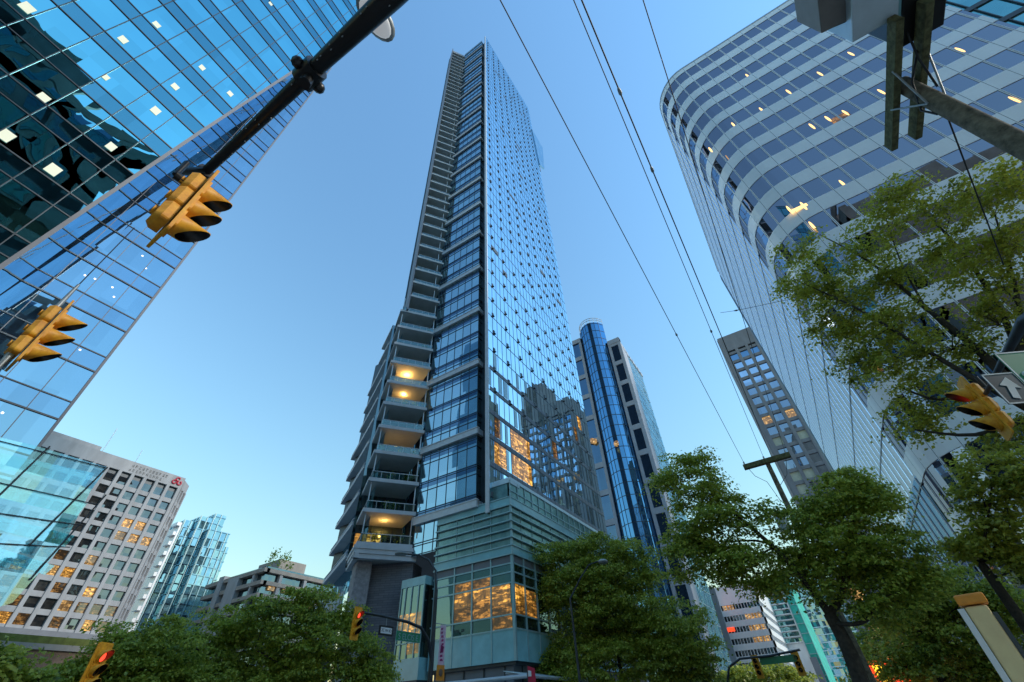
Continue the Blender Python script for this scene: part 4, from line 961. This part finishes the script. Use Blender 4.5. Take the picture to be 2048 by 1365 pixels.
signal_head('yellow traffic signal hanging on grey rods before the glass tower at far left', at(82, 668, 7.0), 0.0, lit=9, rods=True, size=.88)
# signal, signs and lamp on the corner by the podium
SP = thing('signal_pole', 'dark green pole on the podium corner with a curved lamp arm and a signal arm', 'signal pole', (20.8, 18.3, 0))
b = MB(); b.tube([(20.8, 18.3, 0), (20.8, 18.3, 7.4)], [.15, .10], 12); b.build('pole', 'darkmet', SP)
b = MB(); b.tube([(20.8, 18.3, 7.3), (20.75, 18.4, 8.4), (20.5, 18.8, 9.0), (20.1, 19.2, 9.25), (19.6, 19.7, 9.3)], [.075, .065, .06, .055, .05], 8); b.build('lamp_arm', 'darkmet', SP)
b = MB(); b.ball((19.35, 19.95, 9.3), (.38, .38, .09), 14, 8); b.build('lamp_head', 'gal', SP)
b = MB(); b.tube([(20.8, 18.3, 4.2), (20.45, 18.3, 5.0), (19.8, 18.3, 5.5), (18.8, 18.3, 5.65), (17, 18.3, 5.72), (15.75, 18.3, 5.72)], [.10, .09, .08, .07, .06, .05], 10); b.build('signal_arm', 'darkmet', SP)
signal_head('yellow signal with red light lit at the end of the podium corner arm', at(712, 1247, 23.7), R(-90), lit=0, size=1.06)
St = thing('street_name_sign', 'green street name plate hanging under the podium corner arm', 'street sign', (18.6, 18.2, 4.75))
pl_ = plate(St, 'plate', (18.85, 18.22, 5.02), (1, 0, 0), (0, -1, 0), 1.75, .42, 'green', border='tealpale'); lettering(pl_, 'S ELCIS E', (18.85, 18.22, 4.99), (1, 0, 0), (0, -1, 0), .36, 'tealpale')
b = MB(); b.tube([(18.2, 18.25, 5.2), (18.2, 18.28, 5.6)], .015, 5); b.tube([(19.5, 18.25, 5.2), (19.5, 18.28, 5.5)], .015, 5); b.build('hangers', 'gal', St)
Ow = thing('one_way_sign', 'small black sign with a white panel left of the green street name plate', 'road sign', (17.2, 18.2, 4.85))
pl_ = plate(Ow, 'plate', (17.3, 18.22, 5.14), (1, 0, 0), (0, -1, 0), .92, .40, 'black'); lp_ = plate(Ow, 'white_panel', (17.3, 18.2, 5.14), (1, 0, 0), (0, -1, 0), .72, .24, 'signw', .004); lettering(lp_, '2C W IO', (17.3, 18.2, 5.14), (1, 0, 0), (0, -1, 0), .17, 'black')
b = MB(); b.tube([(17.3, 18.25, 5.3), (17.3, 18.28, 5.68)], .015, 5); b.build('hanger', 'gal', Ow)
Bn = thing('banner', 'narrow pink street banner with magenta print and an orange foot', 'banner', (21.3, 18.2, 3.5))
b = MB(); b.slab([(21.15, 18.15, 4.0), (21.62, 18.15, 4.0), (21.66, 18.15, 5.75), (21.2, 18.15, 5.75)], (0, .02, 0)); b.build('cloth', 'pink', Bn)
b = MB(); b.slab([(21.05, 18.14, 3.35), (21.7, 18.14, 3.35), (21.68, 18.14, 4.0), (21.08, 18.14, 4.0)], (0, .02, 0)); b.build('orange_foot', 'orange', Bn)
b = MB(); rn = random.Random(8)
for k in range(9):
    z = 4.15+k*.17; x = 21.22+rn.uniform(0, .15); b.slab([(x, 18.145, z), (x+rn.uniform(.1, .26), 18.145, z+.02), (x+.2, 18.145, z+.12), (x+.04, 18.145, z+.1)], (0, -.006, 0))
b.slab([(21.26, 18.145, 4.55), (21.5, 18.145, 4.52), (21.52, 18.145, 4.8), (21.3, 18.145, 4.86)], (0, -.006, 0)); b.build('print', 'magenta', Bn)
b = MB(); b.ball((21.38, 18.13, 3.68), (.16, .01, .16), 10, 6); b.build('roundel', 'brown', Bn)
b = MB(); b.tube([(20.8, 18.25, 5.8), (21.7, 18.17, 5.8)], .02, 6); b.tube([(20.8, 18.25, 3.33), (21.7, 18.17, 3.33)], .02, 6); b.build('bracket_arms', 'gal', Bn)
Sw = thing('white_corner_sign', 'small black edged white sign low on the podium corner pole', 'road sign', (20.6, 18.0, 2.6))
pl_ = plate(Sw, 'plate', (20.62, 18.12, 2.98), (1, 0, 0), (0, -1, 0), .85, .42, 'black', border='signw'); lp_ = plate(Sw, 'white_panel', (20.62, 18.10, 2.98), (1, 0, 0), (0, -1, 0), .62, .22, 'signw', .004); lettering(lp_, 'CIIEI', (20.62, 18.10, 2.98), (1, 0, 0), (0, -1, 0), .18, 'black')
signal_head('yellow traffic signal with glowing red lens low before the left trees', at(186, 1342, 17.6), R(-70), lit=0, size=1.0)
MB()
P2 = thing('short_signal_post', 'dark post carrying the low signal at bottom left', 'signal pole', (6.25, 18.1, 0)); MB().tube([(6.25, 18.12, 0), (6.25, 18.12, 3.6)], .06, 10).build('post', 'darkmet', P2)
# right-hand signal, its arm and signs
Ra = thing('green_mast_arm', 'slender dark green mast arm reaching in from the right edge', 'signal mast', (7.3, -4.6, 0))
b = MB(); b.tube([(7.3, -4.6, 0), (7.3, -4.6, 5.2)], [.13, .10], 12); b.build('pole', 'darkmet', Ra)
a0 = at(2048, 640, 9.84); a1 = at(1972, 788, 11.85)
b = MB(); b.tube([(7.3, -4.6, 5.1), (7.6, -4.6, 5.7), tuple(a0), tuple((a0+a1)/2), tuple(a1)], [.10, .095, .085, .06, .04], 10); b.build('arm', 'darkmet', Ra)
signal_head('yellow traffic signal facing left beneath the dark green mast arm at right', at(1968, 815, 12.0), R(90), lit=0, size=1.1)
c = at(2022, 776, 9.6)
As = thing('arrow_sign', 'black square sign with a white arrow tilted beside the right mast arm', 'road sign', tuple(c))
u = np.array([math.cos(R(-62)), math.sin(R(-62)), 0]); n_ = np.array([u[1], -u[0], 0]); n_ = -n_ if n_ @ (EYE-c) < 0 else n_
u = np.cross(np.array([0, 0, 1.0]), n_); k_ = 7.6/9.6
pl_ = plate(As, 'plate', c, u, n_, .50, .56, 'frame', border='signw')
z = np.array([0, 0, 1.0]); ar = [(-.05, -.2), (.05, -.2), (.05, .02), (.14, .02), (0, .21), (-.14, .02), (-.05, .02)]; ang = R(-18)
b = MB(); b.slab([c+u*(x*math.cos(ang)-y*math.sin(ang))+z*(x*math.sin(ang)+y*math.cos(ang))+n_*.004 for x, y in ar], n_*.004); b.build('arrow', 'signw', pl_)
c2 = at(2062, 735, 9.55)
Gs = thing('green_route_sign', 'green sign plate with white edge cut by the right edge of the view', 'road sign', tuple(c2)); pl_ = plate(Gs, 'plate', c2, u, n_, .62, .62, 'green', border='signw')
b = MB(); b.ball(c2-u*.18-z*.12+n_*.004, (.05, .05, .05), 10, 6); b.build('emblem', 'signw', pl_)
# timber pole with double crossarms at upper right
Up = thing('utility_pole', 'mossy timber utility pole with two crossarms at upper right', 'utility pole', (6.6, -5.13, 0))
b = MB(); b.tube([(6.6, -5.13, 0), (6.6, -5.13, 6), (6.6, -5.13, 10.4)], [.19, .16, .135], 16); b.build('pole', 'wood', Up)
for y in (-4.92, -5.34): b = MB(); b.box(5.2, 7.86, y-.06, y+.06, 10.14, 10.40); b.build('crossarm', 'moss', Up, bevel=.012)
b = MB()
for (p, q) in (((6.9, -4.86, 10.2), (6.55, -5.0, 9.45)), ((6.1, -4.86, 10.2), (6.55, -5.0, 9.45)), ((7.1, -5.4, 10.2), (6.66, -5.28, 9.5)), ((6.1, -5.4, 10.2), (6.6, -5.28, 9.5))): b.tube([p, q], .018, 5)
b.build('braces', 'gal', Up)
b = MB()
b.tube([(6.0, -5.3, 10.3), (6.3, -5.0, 9.9), (6.75, -5.0, 9.6), (6.65, -5.0, 9.2)], .02, 6); b.tube([(5.6, -5.2, 10.5), (6.05, -5.2, 10.1), (6.5, -5.28, 9.7)], .02, 6); b.tube([(6.66, -5.25, 9.55), (12, -6.8, 9.3)], .014, 5); b.build('cables', 'wire', Up)
Tb = thing('transformer_bank', 'pale blue and grey metal boxes mounted on the crossarm ends at the top edge', 'transformer', (4.8, -4.8, 10.5))
b = MB(); b.box(4.35, 5.3, -5.05, -4.35, 10.42, 11.6); b.build('blue_case', 'bluemet', Tb, bevel=.02)
b = MB(); b.box(5.0, 5.9, -5.75, -5.1, 10.42, 11.5); b.build('black_case', 'black', Tb, bevel=.02)
b = MB(); b.box(4.72, 5.32, -5.16, -5.05, 10.45, 11.3); b.build('teal_door', 'teal', Tb)
q = [on(1632, -30, 'z', 10.6), on(1643, 68, 'z', 10.6), on(1712, 34, 'z', 10.6), on(1716, -20, 'z', 10.6)]
b = MB(); b.slab(q, (0, 0, .9)); b.build('grey_case', 'greybox', Tb, bevel=.015)
b = MB(); b.slab([on(1643, 66, 'z', 10.62), on(1712, 36, 'z', 10.62), on(1745, 0, 'z', 10.75), on(1705, 12, 'z', 10.75)], (0, 0, .05)); b.build('bracket', 'darkmet', Tb)
# far trolley pole
Tp = thing('trolley_pole', 'tall grey pole with a short crossarm and a grey transformer can behind the big tree', 'utility pole', (25, -.35, 0))
tpz = 11.1
b = MB(); b.tube([(25, -.3, 0), (25, -.3, 11.2)], [.17, .11], 10); b.build('pole', 'wood', Tp)
b = MB(); b.slab([(24.85, .85, tpz-.02), (25.1, .85, tpz-.02), (25.1, -1.45, tpz+.02), (24.85, -1.45, tpz+.02)], (0, 0, .24)); b.build('crossarm', 'moss', Tp)
b = MB(); b.tube([(24.8, .25, 7.75), (24.8, .25, 8.55)], .24, 14); b.tube([(24.8, .25, 8.55), (24.8, .25, 8.62)], [.26, .1], 12); b.tube([(24.7, .32, 8.6), (24.7, .32, 8.85)], .04, 6); b.tube([(24.9, .18, 8.6), (24.9, .18, 8.85)], .04, 6); b.tube([(24.8, .2, 8.3), (25, -.3, 8.3)], .04, 5); b.build('transformer_can', 'gal', Tp)
b = MB()
for y in (.75, -.25, -1.3): MB().tube([(24.97, y, 11.3), (24.97, y, 11.5)], .04, 6).build('insulator', 'pale', Tp)
b = MB(); b.tube([(24.9, .7, 11.2), (24.9, .5, 10.6), (24.95, .1, 10.2), (25, -.1, 9.2), (24.9, .15, 8.7)], .012, 4); b.tube([(24.9, -1.2, 11.1), (24.9, -.9, 10.3), (25, -.4, 9.9)], .012, 4); b.build('loops', 'wire', Tp)
# overhead wires from the far pole to beyond the camera
def wire(label, p0, q0, zz, rad=.011, ext=1.7, sag=.12, extra=None):
    a = np.array(p0, float); c = on(q0[0], q0[1], 'z', zz); e_ = a+(c-a)*ext; pts = []
    for k in range(25):
        t = k/24; p = a+(e_-a)*t; p = p.copy(); p[2] -= sag*4*t*(1-t)*0; pts.append(p)
    t = thing('overhead_wire', label, 'wire', tuple(a), 'overhead wires along the street')
    MB().tube(pts, rad, 5).build('cable', 'wire', t)
    if extra:
        for fr in extra:
            p = a+(c-a)*fr; d = (c-a)/np.linalg.norm(c-a); MB().tube([p-d*.09, p-d*.03, p+d*.05, p+d*.1], [.01, .035, .03, .01], 7).build('connector', 'gal', t)
    return t
wire('leftmost overhead wire, crossing clear sky to the left tip of the far crossarm', (24.97, .75, 11.5), (1000, 0), 10.6, extra=(.55,))
wire('second overhead wire from the left, ending behind the grey tower', (24.97, -.25, 11.45), (1147, 0), 10.4, .010, extra=(.55,))
wire('thicker third overhead wire with connectors near the top edge', (24.97, -.6, 11.2), (1163, 0), 10.0, .014, extra=(.3, .93, .85))
wire('rightmost overhead wire, passing before the rounded corner of the white office', (24.97, -1.3, 11.5), (1286, 0), 10.8, .010)
c0 = at(1441, 626, 17.5); c1 = at(1560, 603, 17.0); c3 = at(1800, 560, 17.0)
t = thing('span_wire', 'thin span wire with a small insulator tied off toward the right tree', 'wire', tuple(c0)); MB().tube([c0, c0*.7+c1*.3-np.array([0, 0, .05]), c1, c3], .010, 5).build('cable', 'wire', t); p = c0*.72+c1*.28-np.array([0, 0, .04]); d = (c1-c0)/np.linalg.norm(c1-c0); MB().tube([p-d*.12, p, p+d*.12], [.015, .045, .015], 7).build('insulator', 'gal', t)
# cobra-head lamp before the centre tree
lb = at(1160, 1365, 42.0); lt = at(1150, 1195, 42.0); lh = at(1200, 1122, 41.5)
Cl = thing('street_lamp', 'grey street lamp with curved neck in front of the tree beside the podium', 'street lamp', (lb[0], lb[1], 0))
b = MB(); b.tube([(lb[0], lb[1], 0), (lb[0], lb[1], lt[2])], [.13, .08], 10); b.build('pole', 'darkmet', Cl)
m1 = at(1160, 1158, 42.0); m2 = at(1178, 1130, 41.8); b = MB(); b.tube([(lb[0], lb[1], lt[2]-.1), m1, m2, lh], [.075, .065, .055, .05], 8); b.build('neck', 'darkmet', Cl)
hd = at(1206, 1124, 41.4); b = MB(); b.ball(hd, (.55, .42, .2), 14, 8); b.build('lamp_head', 'gal', Cl)
# far signals and their arm down the street
fa = [at(1455, 1365, 60), at(1458, 1335, 60), at(1480, 1318, 60), at(1540, 1312, 60), at(1600, 1300, 60)]
Fa = thing('distant_signal_arm', 'distant dark signal arm curving over the far street below the white block', 'signal mast', (fa[0][0], fa[0][1], 0))
b = MB(); b.tube([(fa[0][0], fa[0][1], 0)]+[tuple(p) for p in fa], .11, 8); b.build('arm', 'darkmet', Fa)
for lab, (px, py) in (('distant orange signal left of the distant green street sign', (1515, 1334)), ('distant orange signal right of the distant green street sign', (1597, 1328))):
    c = at(px, py, 60); h = signal_head(lab, (c[0], c[1], c[2]), R(180), lit=9); h.scale = (1.6, 1.6, 1.6)
c = at(1556, 1320, 60); Fs_ = thing('distant_street_sign', 'distant green street name plate between the two far orange signals', 'street sign', tuple(c)); plate(Fs_, 'plate', c, (0, -1, 0), (-1, 0, 0), 3.4, .6, 'green')
# glowing red sign, cream post
c = at(1768, 1340, 30); Rs = thing('glowing_red_sign', 'glowing red and yellow sign behind the leaning trunk at the bottom edge', 'illuminated sign', tuple(c)); u = np.array([math.sin(R(-3)), -math.cos(R(-3)), 0])
b = MB(); pz = np.array([0, 0, 1.0]); b.slab([c-u*1.0-pz*2.2, c+u*1.0-pz*2.2, c+u*.7+pz*.35, c-u*.75+pz*.45], (.25, 0, 0)); b.build('red_face', 'redsign', Rs)
b = MB(); b.slab([c-u*.15-pz*2.0-np.array([.02, 0, 0]), c+u*.3-pz*2.0-np.array([.02, 0, 0]), c+u*.05+pz*.15-np.array([.02, 0, 0]), c-u*.4+pz*.2-np.array([.02, 0, 0])], (-.03, 0, 0)); b.build('yellow_bar', 'yellowsign', Rs)
pb = at(1950, 1215, 6.0); tz = at(1945, 1195, 6.0)[2]
Cp = thing('cream_post', 'thick cream pillar with an orange cap at the bottom right corner', 'post', (pb[0], pb[1], 0))
ux = np.array([math.sin(R(-10)), -math.cos(R(-10))]); vx = np.array([math.cos(R(-10)), math.sin(R(-10))]); q = pb[:2]
pol = [q-ux*.075, q+ux*.085, q+ux*.085+vx*.16, q-ux*.075+vx*.16]
b = MB(); b.prism([tuple(p) for p in pol], 0, tz-.06); b.build('shaft', 'cream', Cp, bevel=.02)
pol2 = [q-ux*.10-vx*.02, q+ux*.11-vx*.02, q+ux*.11+vx*.18, q-ux*.10+vx*.18]; b = MB(); b.prism([tuple(p) for p in pol2], tz-.05, tz+.03); b.build('cap', 'orange', Cp, bevel=.015)
b = MB(); b.prism([tuple(q-ux*.125), tuple(q-ux*.078), tuple(q-ux*.078+vx*.16), tuple(q-ux*.125+vx*.16)], 0, tz-.07); b.build('white_edge', 'signw', Cp)
b = MB(); b.prism([tuple(q+ux*.088+vx*.02), tuple(q+ux*.12+vx*.02), tuple(q+ux*.12+vx*.15), tuple(q+ux*.088+vx*.15)], 0, tz-.12); b.build('dark_side', 'frame', Cp)
# red figure-like flag by the canopy
c = at(1056, 1350, 38); Rf = thing('red_flag', 'small red and white flag at the edge of the podium canopy', 'flag', tuple(c)); b = MB(); b.slab([c+np.array([0, 0, -1]), c+np.array([.35, -.45, -1]), c+np.array([.3, -.4, .35]), c+np.array([0, 0, .5])], (.02, .02, 0)); b.build('cloth', 'red', Rf); b = MB(); b.slab([c+np.array([-.01, -.02, -.1]), c+np.array([.12, -.2, -.1]), c+np.array([.12, -.2, .2]), c+np.array([-.01, -.02, .25])], (-.02, -.02, 0)); b.build('patch', 'signw', Rf); MB().tube([c+np.array([0, .05, -3]), c+np.array([0, .05, .6])], .03, 6).build('pole', 'darkmet', Rf)

# ------------------------------------------------------------------ trees
def tree(label, base, limbs, blobs, leaf, mat, seed, per=46, dens=1.0, clus=.55, twigs=7, gap=0.0, kind='street_tree'):
    """limbs: list of [(px,py,D,r)...]; blobs: (px,py,rx,ry,D) in 2048-frame pixels turned into metres where the tree stands"""
    rng = np.random.default_rng(seed); t = thing(kind, label, 'tree', (base[0], base[1], 0), 'street trees')
    tm = MB(); nodes = []
    for L in limbs:
        P = [np.array(q[:3], float) if len(q) == 5 else at(q[0], q[1], q[2]) for q in L]; Rr = [q[-1] for q in L]
        # smooth the limb
        PP, RR = [], []
        for i in range(len(P)-1):
            for k in range(4):
                u_ = k/4; p0, p1, p2, p3 = P[max(i-1, 0)], P[i], P[i+1], P[min(i+2, len(P)-1)]
                PP.append(.5*((2*p1)+(-p0+p2)*u_+(2*p0-5*p1+4*p2-p3)*u_**2+(-p0+3*p1-3*p2+p3)*u_**3)); RR.append(Rr[i]*(1-u_)+Rr[i+1]*u_)
        PP.append(P[-1]); RR.append(Rr[-1]); tm.tube(PP, RR, 9); nodes += list(zip(PP, RR))
    NP = np.array([p for p, r_ in nodes]); NR = np.array([r_ for p, r_ in nodes])
    PTS, NRM, SZ, VAL = [], [], [], []
    for (px, py, rx, ry, D) in blobs:
        c = at(px, py, D); s = mpp(c); rx *= s; ry *= s; rd = (rx+ry)*.5
        nc = max(6, int(dens*10.5*(rx*ry)**.75/clus))
        d_ = rng.normal(size=(nc, 3)); d_ /= np.linalg.norm(d_, axis=1)[:, None]; rad = rng.random(nc)**(1/2.4)
        # ellipsoid: sideways rx, depth rd, height ry
        side = np.array([RT[0], RT[1], 0]); side /= np.linalg.norm(side); dep = np.array([-side[1], side[0], 0])
        loc = c+(d_[:, :1]*rx*side+d_[:, 1:2]*rd*dep+d_[:, 2:]*ry*np.array([0, 0, 1.0]))*rad[:, None]
        j = np.argmin(((NP-c)**2).sum(1)+.5*np.maximum(0, NP[:, 2]-c[2])**2); st = NP[j]; r0 = max(.012, min(NR[j]*.5, .05))
        mid = (st+c)/2+rng.normal(size=3)*.12*np.linalg.norm(c-st); tm.tube([st, mid, c], [r0, r0*.75, r0*.45], 5)
        for q in loc[rng.permutation(nc)[:twigs]]:
            m_ = (c+q)/2+np.array([0, 0, .1])*rd; tm.tube([c, m_, q], [r0*.4, r0*.28, .005], 4, caps=False)
        tone = rng.normal(0, .12)
        for q, rr_ in zip(loc, rad):
            if rng.random() < gap: continue
            n = int(1.35*per*rng.uniform(.5, 1.4)); rc = 1.12*clus*rng.uniform(.6, 1.35)
            o = rng.normal(size=(n, 3))*np.array([.5, .5, .13])*rc; o[:, 2] -= (o[:, 0]**2+o[:, 1]**2)*.25/rc
            PTS.append(q+o); nn = rng.normal(size=(n, 3))*.55+np.array([0, 0, 1.0])+o*np.array([.7, .7, 0])/rc; NRM.append(nn/np.linalg.norm(nn, axis=1)[:, None])
            SZ.append(leaf*rng.uniform(.6, 1.25, n)); VAL.append(np.clip(.45+tone+rng.normal(0, .1)+rng.normal(0, .2, n), 0, 1))
    tm.build('trunk', 'bark', t)
    leaf_mesh('crown', np.concatenate(PTS), np.concatenate(NRM), np.concatenate(SZ), np.concatenate(VAL), mat, t); return t
def trunk_at(px, D, z1=3.2, r=.16, lean=0):
    p = at(px, 1390, D); return (p[0], p[1]), [(p[0], p[1], 0, 0, r), (p[0]+lean*.4, p[1], z1*.5, 0, r*.85), (p[0]+lean, p[1], z1, 0, r*.65)]
def bl(D, *l): return [(*b_, D) for b_ in l]
bs, tr_ = trunk_at(245, 27); tree('bushy green tree at the far left of the lower left row, around the low signal', bs, [tr_], bl(27, (250, 1310, 85, 55), (185, 1345, 70, 45), (330, 1300, 80, 58), (300, 1360, 120, 45), (120, 1360, 45, 35), (230, 1275, 45, 28), (390, 1370, 80, 40)), .14, 'leafA', 21, 80, 1.35)
bs, tr_ = trunk_at(470, 29); tree('rounded green tree in the middle of the lower left row under the beige block', bs, [tr_], bl(29, (430, 1290, 90, 62), (480, 1250, 55, 35), (400, 1345, 100, 50), (520, 1325, 95, 62), (350, 1270, 50, 30), (440, 1385, 120, 40)), .14, 'leafD', 22, 80, 1.35)
bs, tr_ = trunk_at(640, 27); tree('tallest tree of the lower left row, before the dark stone wall of the podium', bs, [tr_], bl(27, (590, 1240, 85, 55), (620, 1195, 50, 28), (690, 1270, 60, 62), (620, 1310, 120, 60), (735, 1320, 45, 50), (700, 1360, 95, 45), (570, 1370, 110, 45), (765, 1345, 35, 40), (540, 1215, 40, 25)), .14, 'leafD', 23, 80, 1.35)
bs, tr_ = trunk_at(20, 24); tree('pale green tree cut by the lower left corner', bs, [tr_], bl(24, (25, 1340, 50, 35), (75, 1370, 50, 30), (-20, 1330, 50, 40)), .18, 'leafA', 24, 46, 1.2)
bs, tr_ = trunk_at(1250, 47, 6, .22); tree('dense green tree standing beside the podium behind the street lamp', bs, [tr_], bl(47, (1185, 1100, 48, 38), (1110, 1110, 62, 24), (1255, 1125, 60, 50), (1200, 1185, 120, 62), (1275, 1245, 140, 62), (1165, 1160, 85, 45), (1335, 1290, 95, 60), (1235, 1330, 165, 50), (1385, 1320, 55, 42), (1180, 1270, 75, 50), (1090, 1195, 45, 24), (1110, 1330, 50, 40)), .22, 'leafD', 25, 90, 1.6, .9)
base5 = at(1722, 1392, 21)
L5 = [[(base5[0], base5[1], 0, 0, .30), (1722, 1365, 21, .255), (1692, 1290, 21, .225), (1658, 1228, 21, .20)],
      [(1658, 1228, 21, .14), (1618, 1172, 20.8, .12), (1565, 1112, 20.6, .095), (1490, 1045, 20.4, .065), (1415, 985, 20.3, .03)],
      [(1640, 1200, 21, .09), (1600, 1140, 21.2, .08), (1530, 1085, 21.4, .05), (1450, 1085, 21.6, .025)],
      [(1658, 1228, 21, .15), (1684, 1190, 21.2, .12), (1694, 1120, 21.4, .09), (1706, 1035, 21.4, .045)],
      [(1660, 1240, 21, .085), (1678, 1248, 20.8, .075), (1719, 1247, 20.6, .065), (1745, 1229, 20.5, .055), (1750, 1200, 20.5, .04)],
      [(1690, 1160, 21.3, .08), (1735, 1110, 21.6, .06), (1790, 1060, 21.8, .03)]]
tree('large leaning street tree with a forked dark trunk right of centre', base5[:2], L5, bl(20.8, (1372, 928, 52, 26), (1338, 962, 34, 24), (1405, 985, 68, 44), (1465, 1050, 98, 55), (1410, 1120, 88, 50), (1490, 1125, 95, 44), (1372, 1075, 50, 40), (1545, 1165, 46, 30))+bl(21.3, (1690, 985, 78, 45), (1638, 1045, 80, 58), (1720, 1075, 100, 74), (1672, 1145, 108, 62), (1775, 1135, 84, 64), (1606, 1100, 60, 50), (1752, 1005, 58, 42), (1765, 1205, 80, 45), (1820, 1165, 45, 35), (1700, 955, 30, 20), (1620, 1010, 26, 24)), .13, 'leafD', 26, 72, 1.5, .5, 9)
base6 = at(2230, 1400, 17)
L6 = [[(base6[0], base6[1], 0, 0, .34), (base6[0], base6[1], 3, 0, .3), (2180, 980, 17, .2), (2080, 830, 17, .15), (1955, 700, 17, .10), (1850, 615, 17, .07), (1740, 525, 17, .04), (1640, 470, 17, .015)],
      [(2080, 830, 17, .12), (1960, 765, 16.6, .08), (1850, 700, 16.4, .06), (1710, 615, 16.3, .035), (1590, 560, 16.3, .012)],
      [(2080, 830, 17, .12), (2010, 640, 17.4, .08), (1920, 500, 17.6, .05), (1815, 390, 17.7, .018)],
      [(2040, 790, 17, .09), (2040, 620, 17.3, .06), (1990, 430, 17.5, .02)],
      [(1960, 765, 16.6, .06), (1880, 800, 16.4, .045), (1790, 770, 16.2, .02)], [(2080, 830, 17, .08), (1950, 870, 16.5, .05), (1830, 860, 16.3, .02)],
      [(1850, 615, 17, .04), (1800, 520, 17.2, .025), (1770, 430, 17.3, .01)]]
tree('airy olive green tree spreading over the right side before the white office', base6[:2], L6, bl(16.8, (1595, 500, 44, 24), (1640, 555, 80, 40), (1590, 568, 44, 26), (1725, 500, 75, 38), (1765, 430, 60, 32), (1805, 380, 55, 24), (1880, 415, 72, 38), (1960, 395, 70, 38), (2020, 370, 60, 34), (1850, 520, 95, 44), (1960, 520, 85, 46), (2040, 490, 50, 54), (1700, 635, 92, 46), (1805, 645, 96, 46), (1785, 735, 96, 48), (1850, 800, 80, 40), (1905, 700, 76, 48), (2000, 650, 60, 46), (1715, 725, 56, 36), (1825, 855, 52, 26), (2020, 860, 70, 50), (1660, 600, 60, 30), (1650, 645, 42, 26), (1672, 672, 36, 22), (1760, 570, 70, 32), (2010, 580, 60, 40)), .115, 'leafC', 27, 46, 1.2, .42, 9, .12)
bs, tr_ = trunk_at(2150, 23, 5, .2); tree('dark leafy tree at the right edge below the right signal', bs, [tr_], bl(23, (1990, 930, 66, 42), (1965, 995, 60, 45), (2022, 1045, 58, 50), (2035, 960, 50, 48), (1935, 1085, 40, 26), (1990, 1105, 62, 34), (2045, 1130, 50, 40)), .16, 'leafC', 28, 46, 1.35, .5)
bs, tr_ = trunk_at(1900, 27, 3.5, .18); tree('low dark green tree around the cream pillar at lower right', bs, [tr_], bl(27, (1880, 1165, 80, 34), (1905, 1240, 90, 60), (1845, 1300, 84, 54), (2005, 1230, 60, 56), (1830, 1225, 55, 44), (1955, 1330, 105, 50), (1790, 1340, 45, 40), (1960, 1185, 50, 30), (2040, 1320, 60, 60)), .14, 'leafD', 29, 76, 1.45)
bs, tr_ = trunk_at(1900, 38, 3.5, .2); tree('bright green tree further back between the trunk and the cream pillar', bs, [tr_], bl(38, (1800, 1260, 90, 60), (1780, 1330, 100, 60), (1900, 1300, 90, 70)), .24, 'leafA', 30, 46, 1.3, .7)
bs, tr_ = trunk_at(1520, 95, 4, .3); tree('small distant yellow green tree at the end of the street', bs, [tr_], bl(95, (1500, 1350, 45, 24), (1560, 1352, 62, 22), (1450, 1362, 30, 22)), .5, 'leafA', 31, 40, 1.2, 1.3)
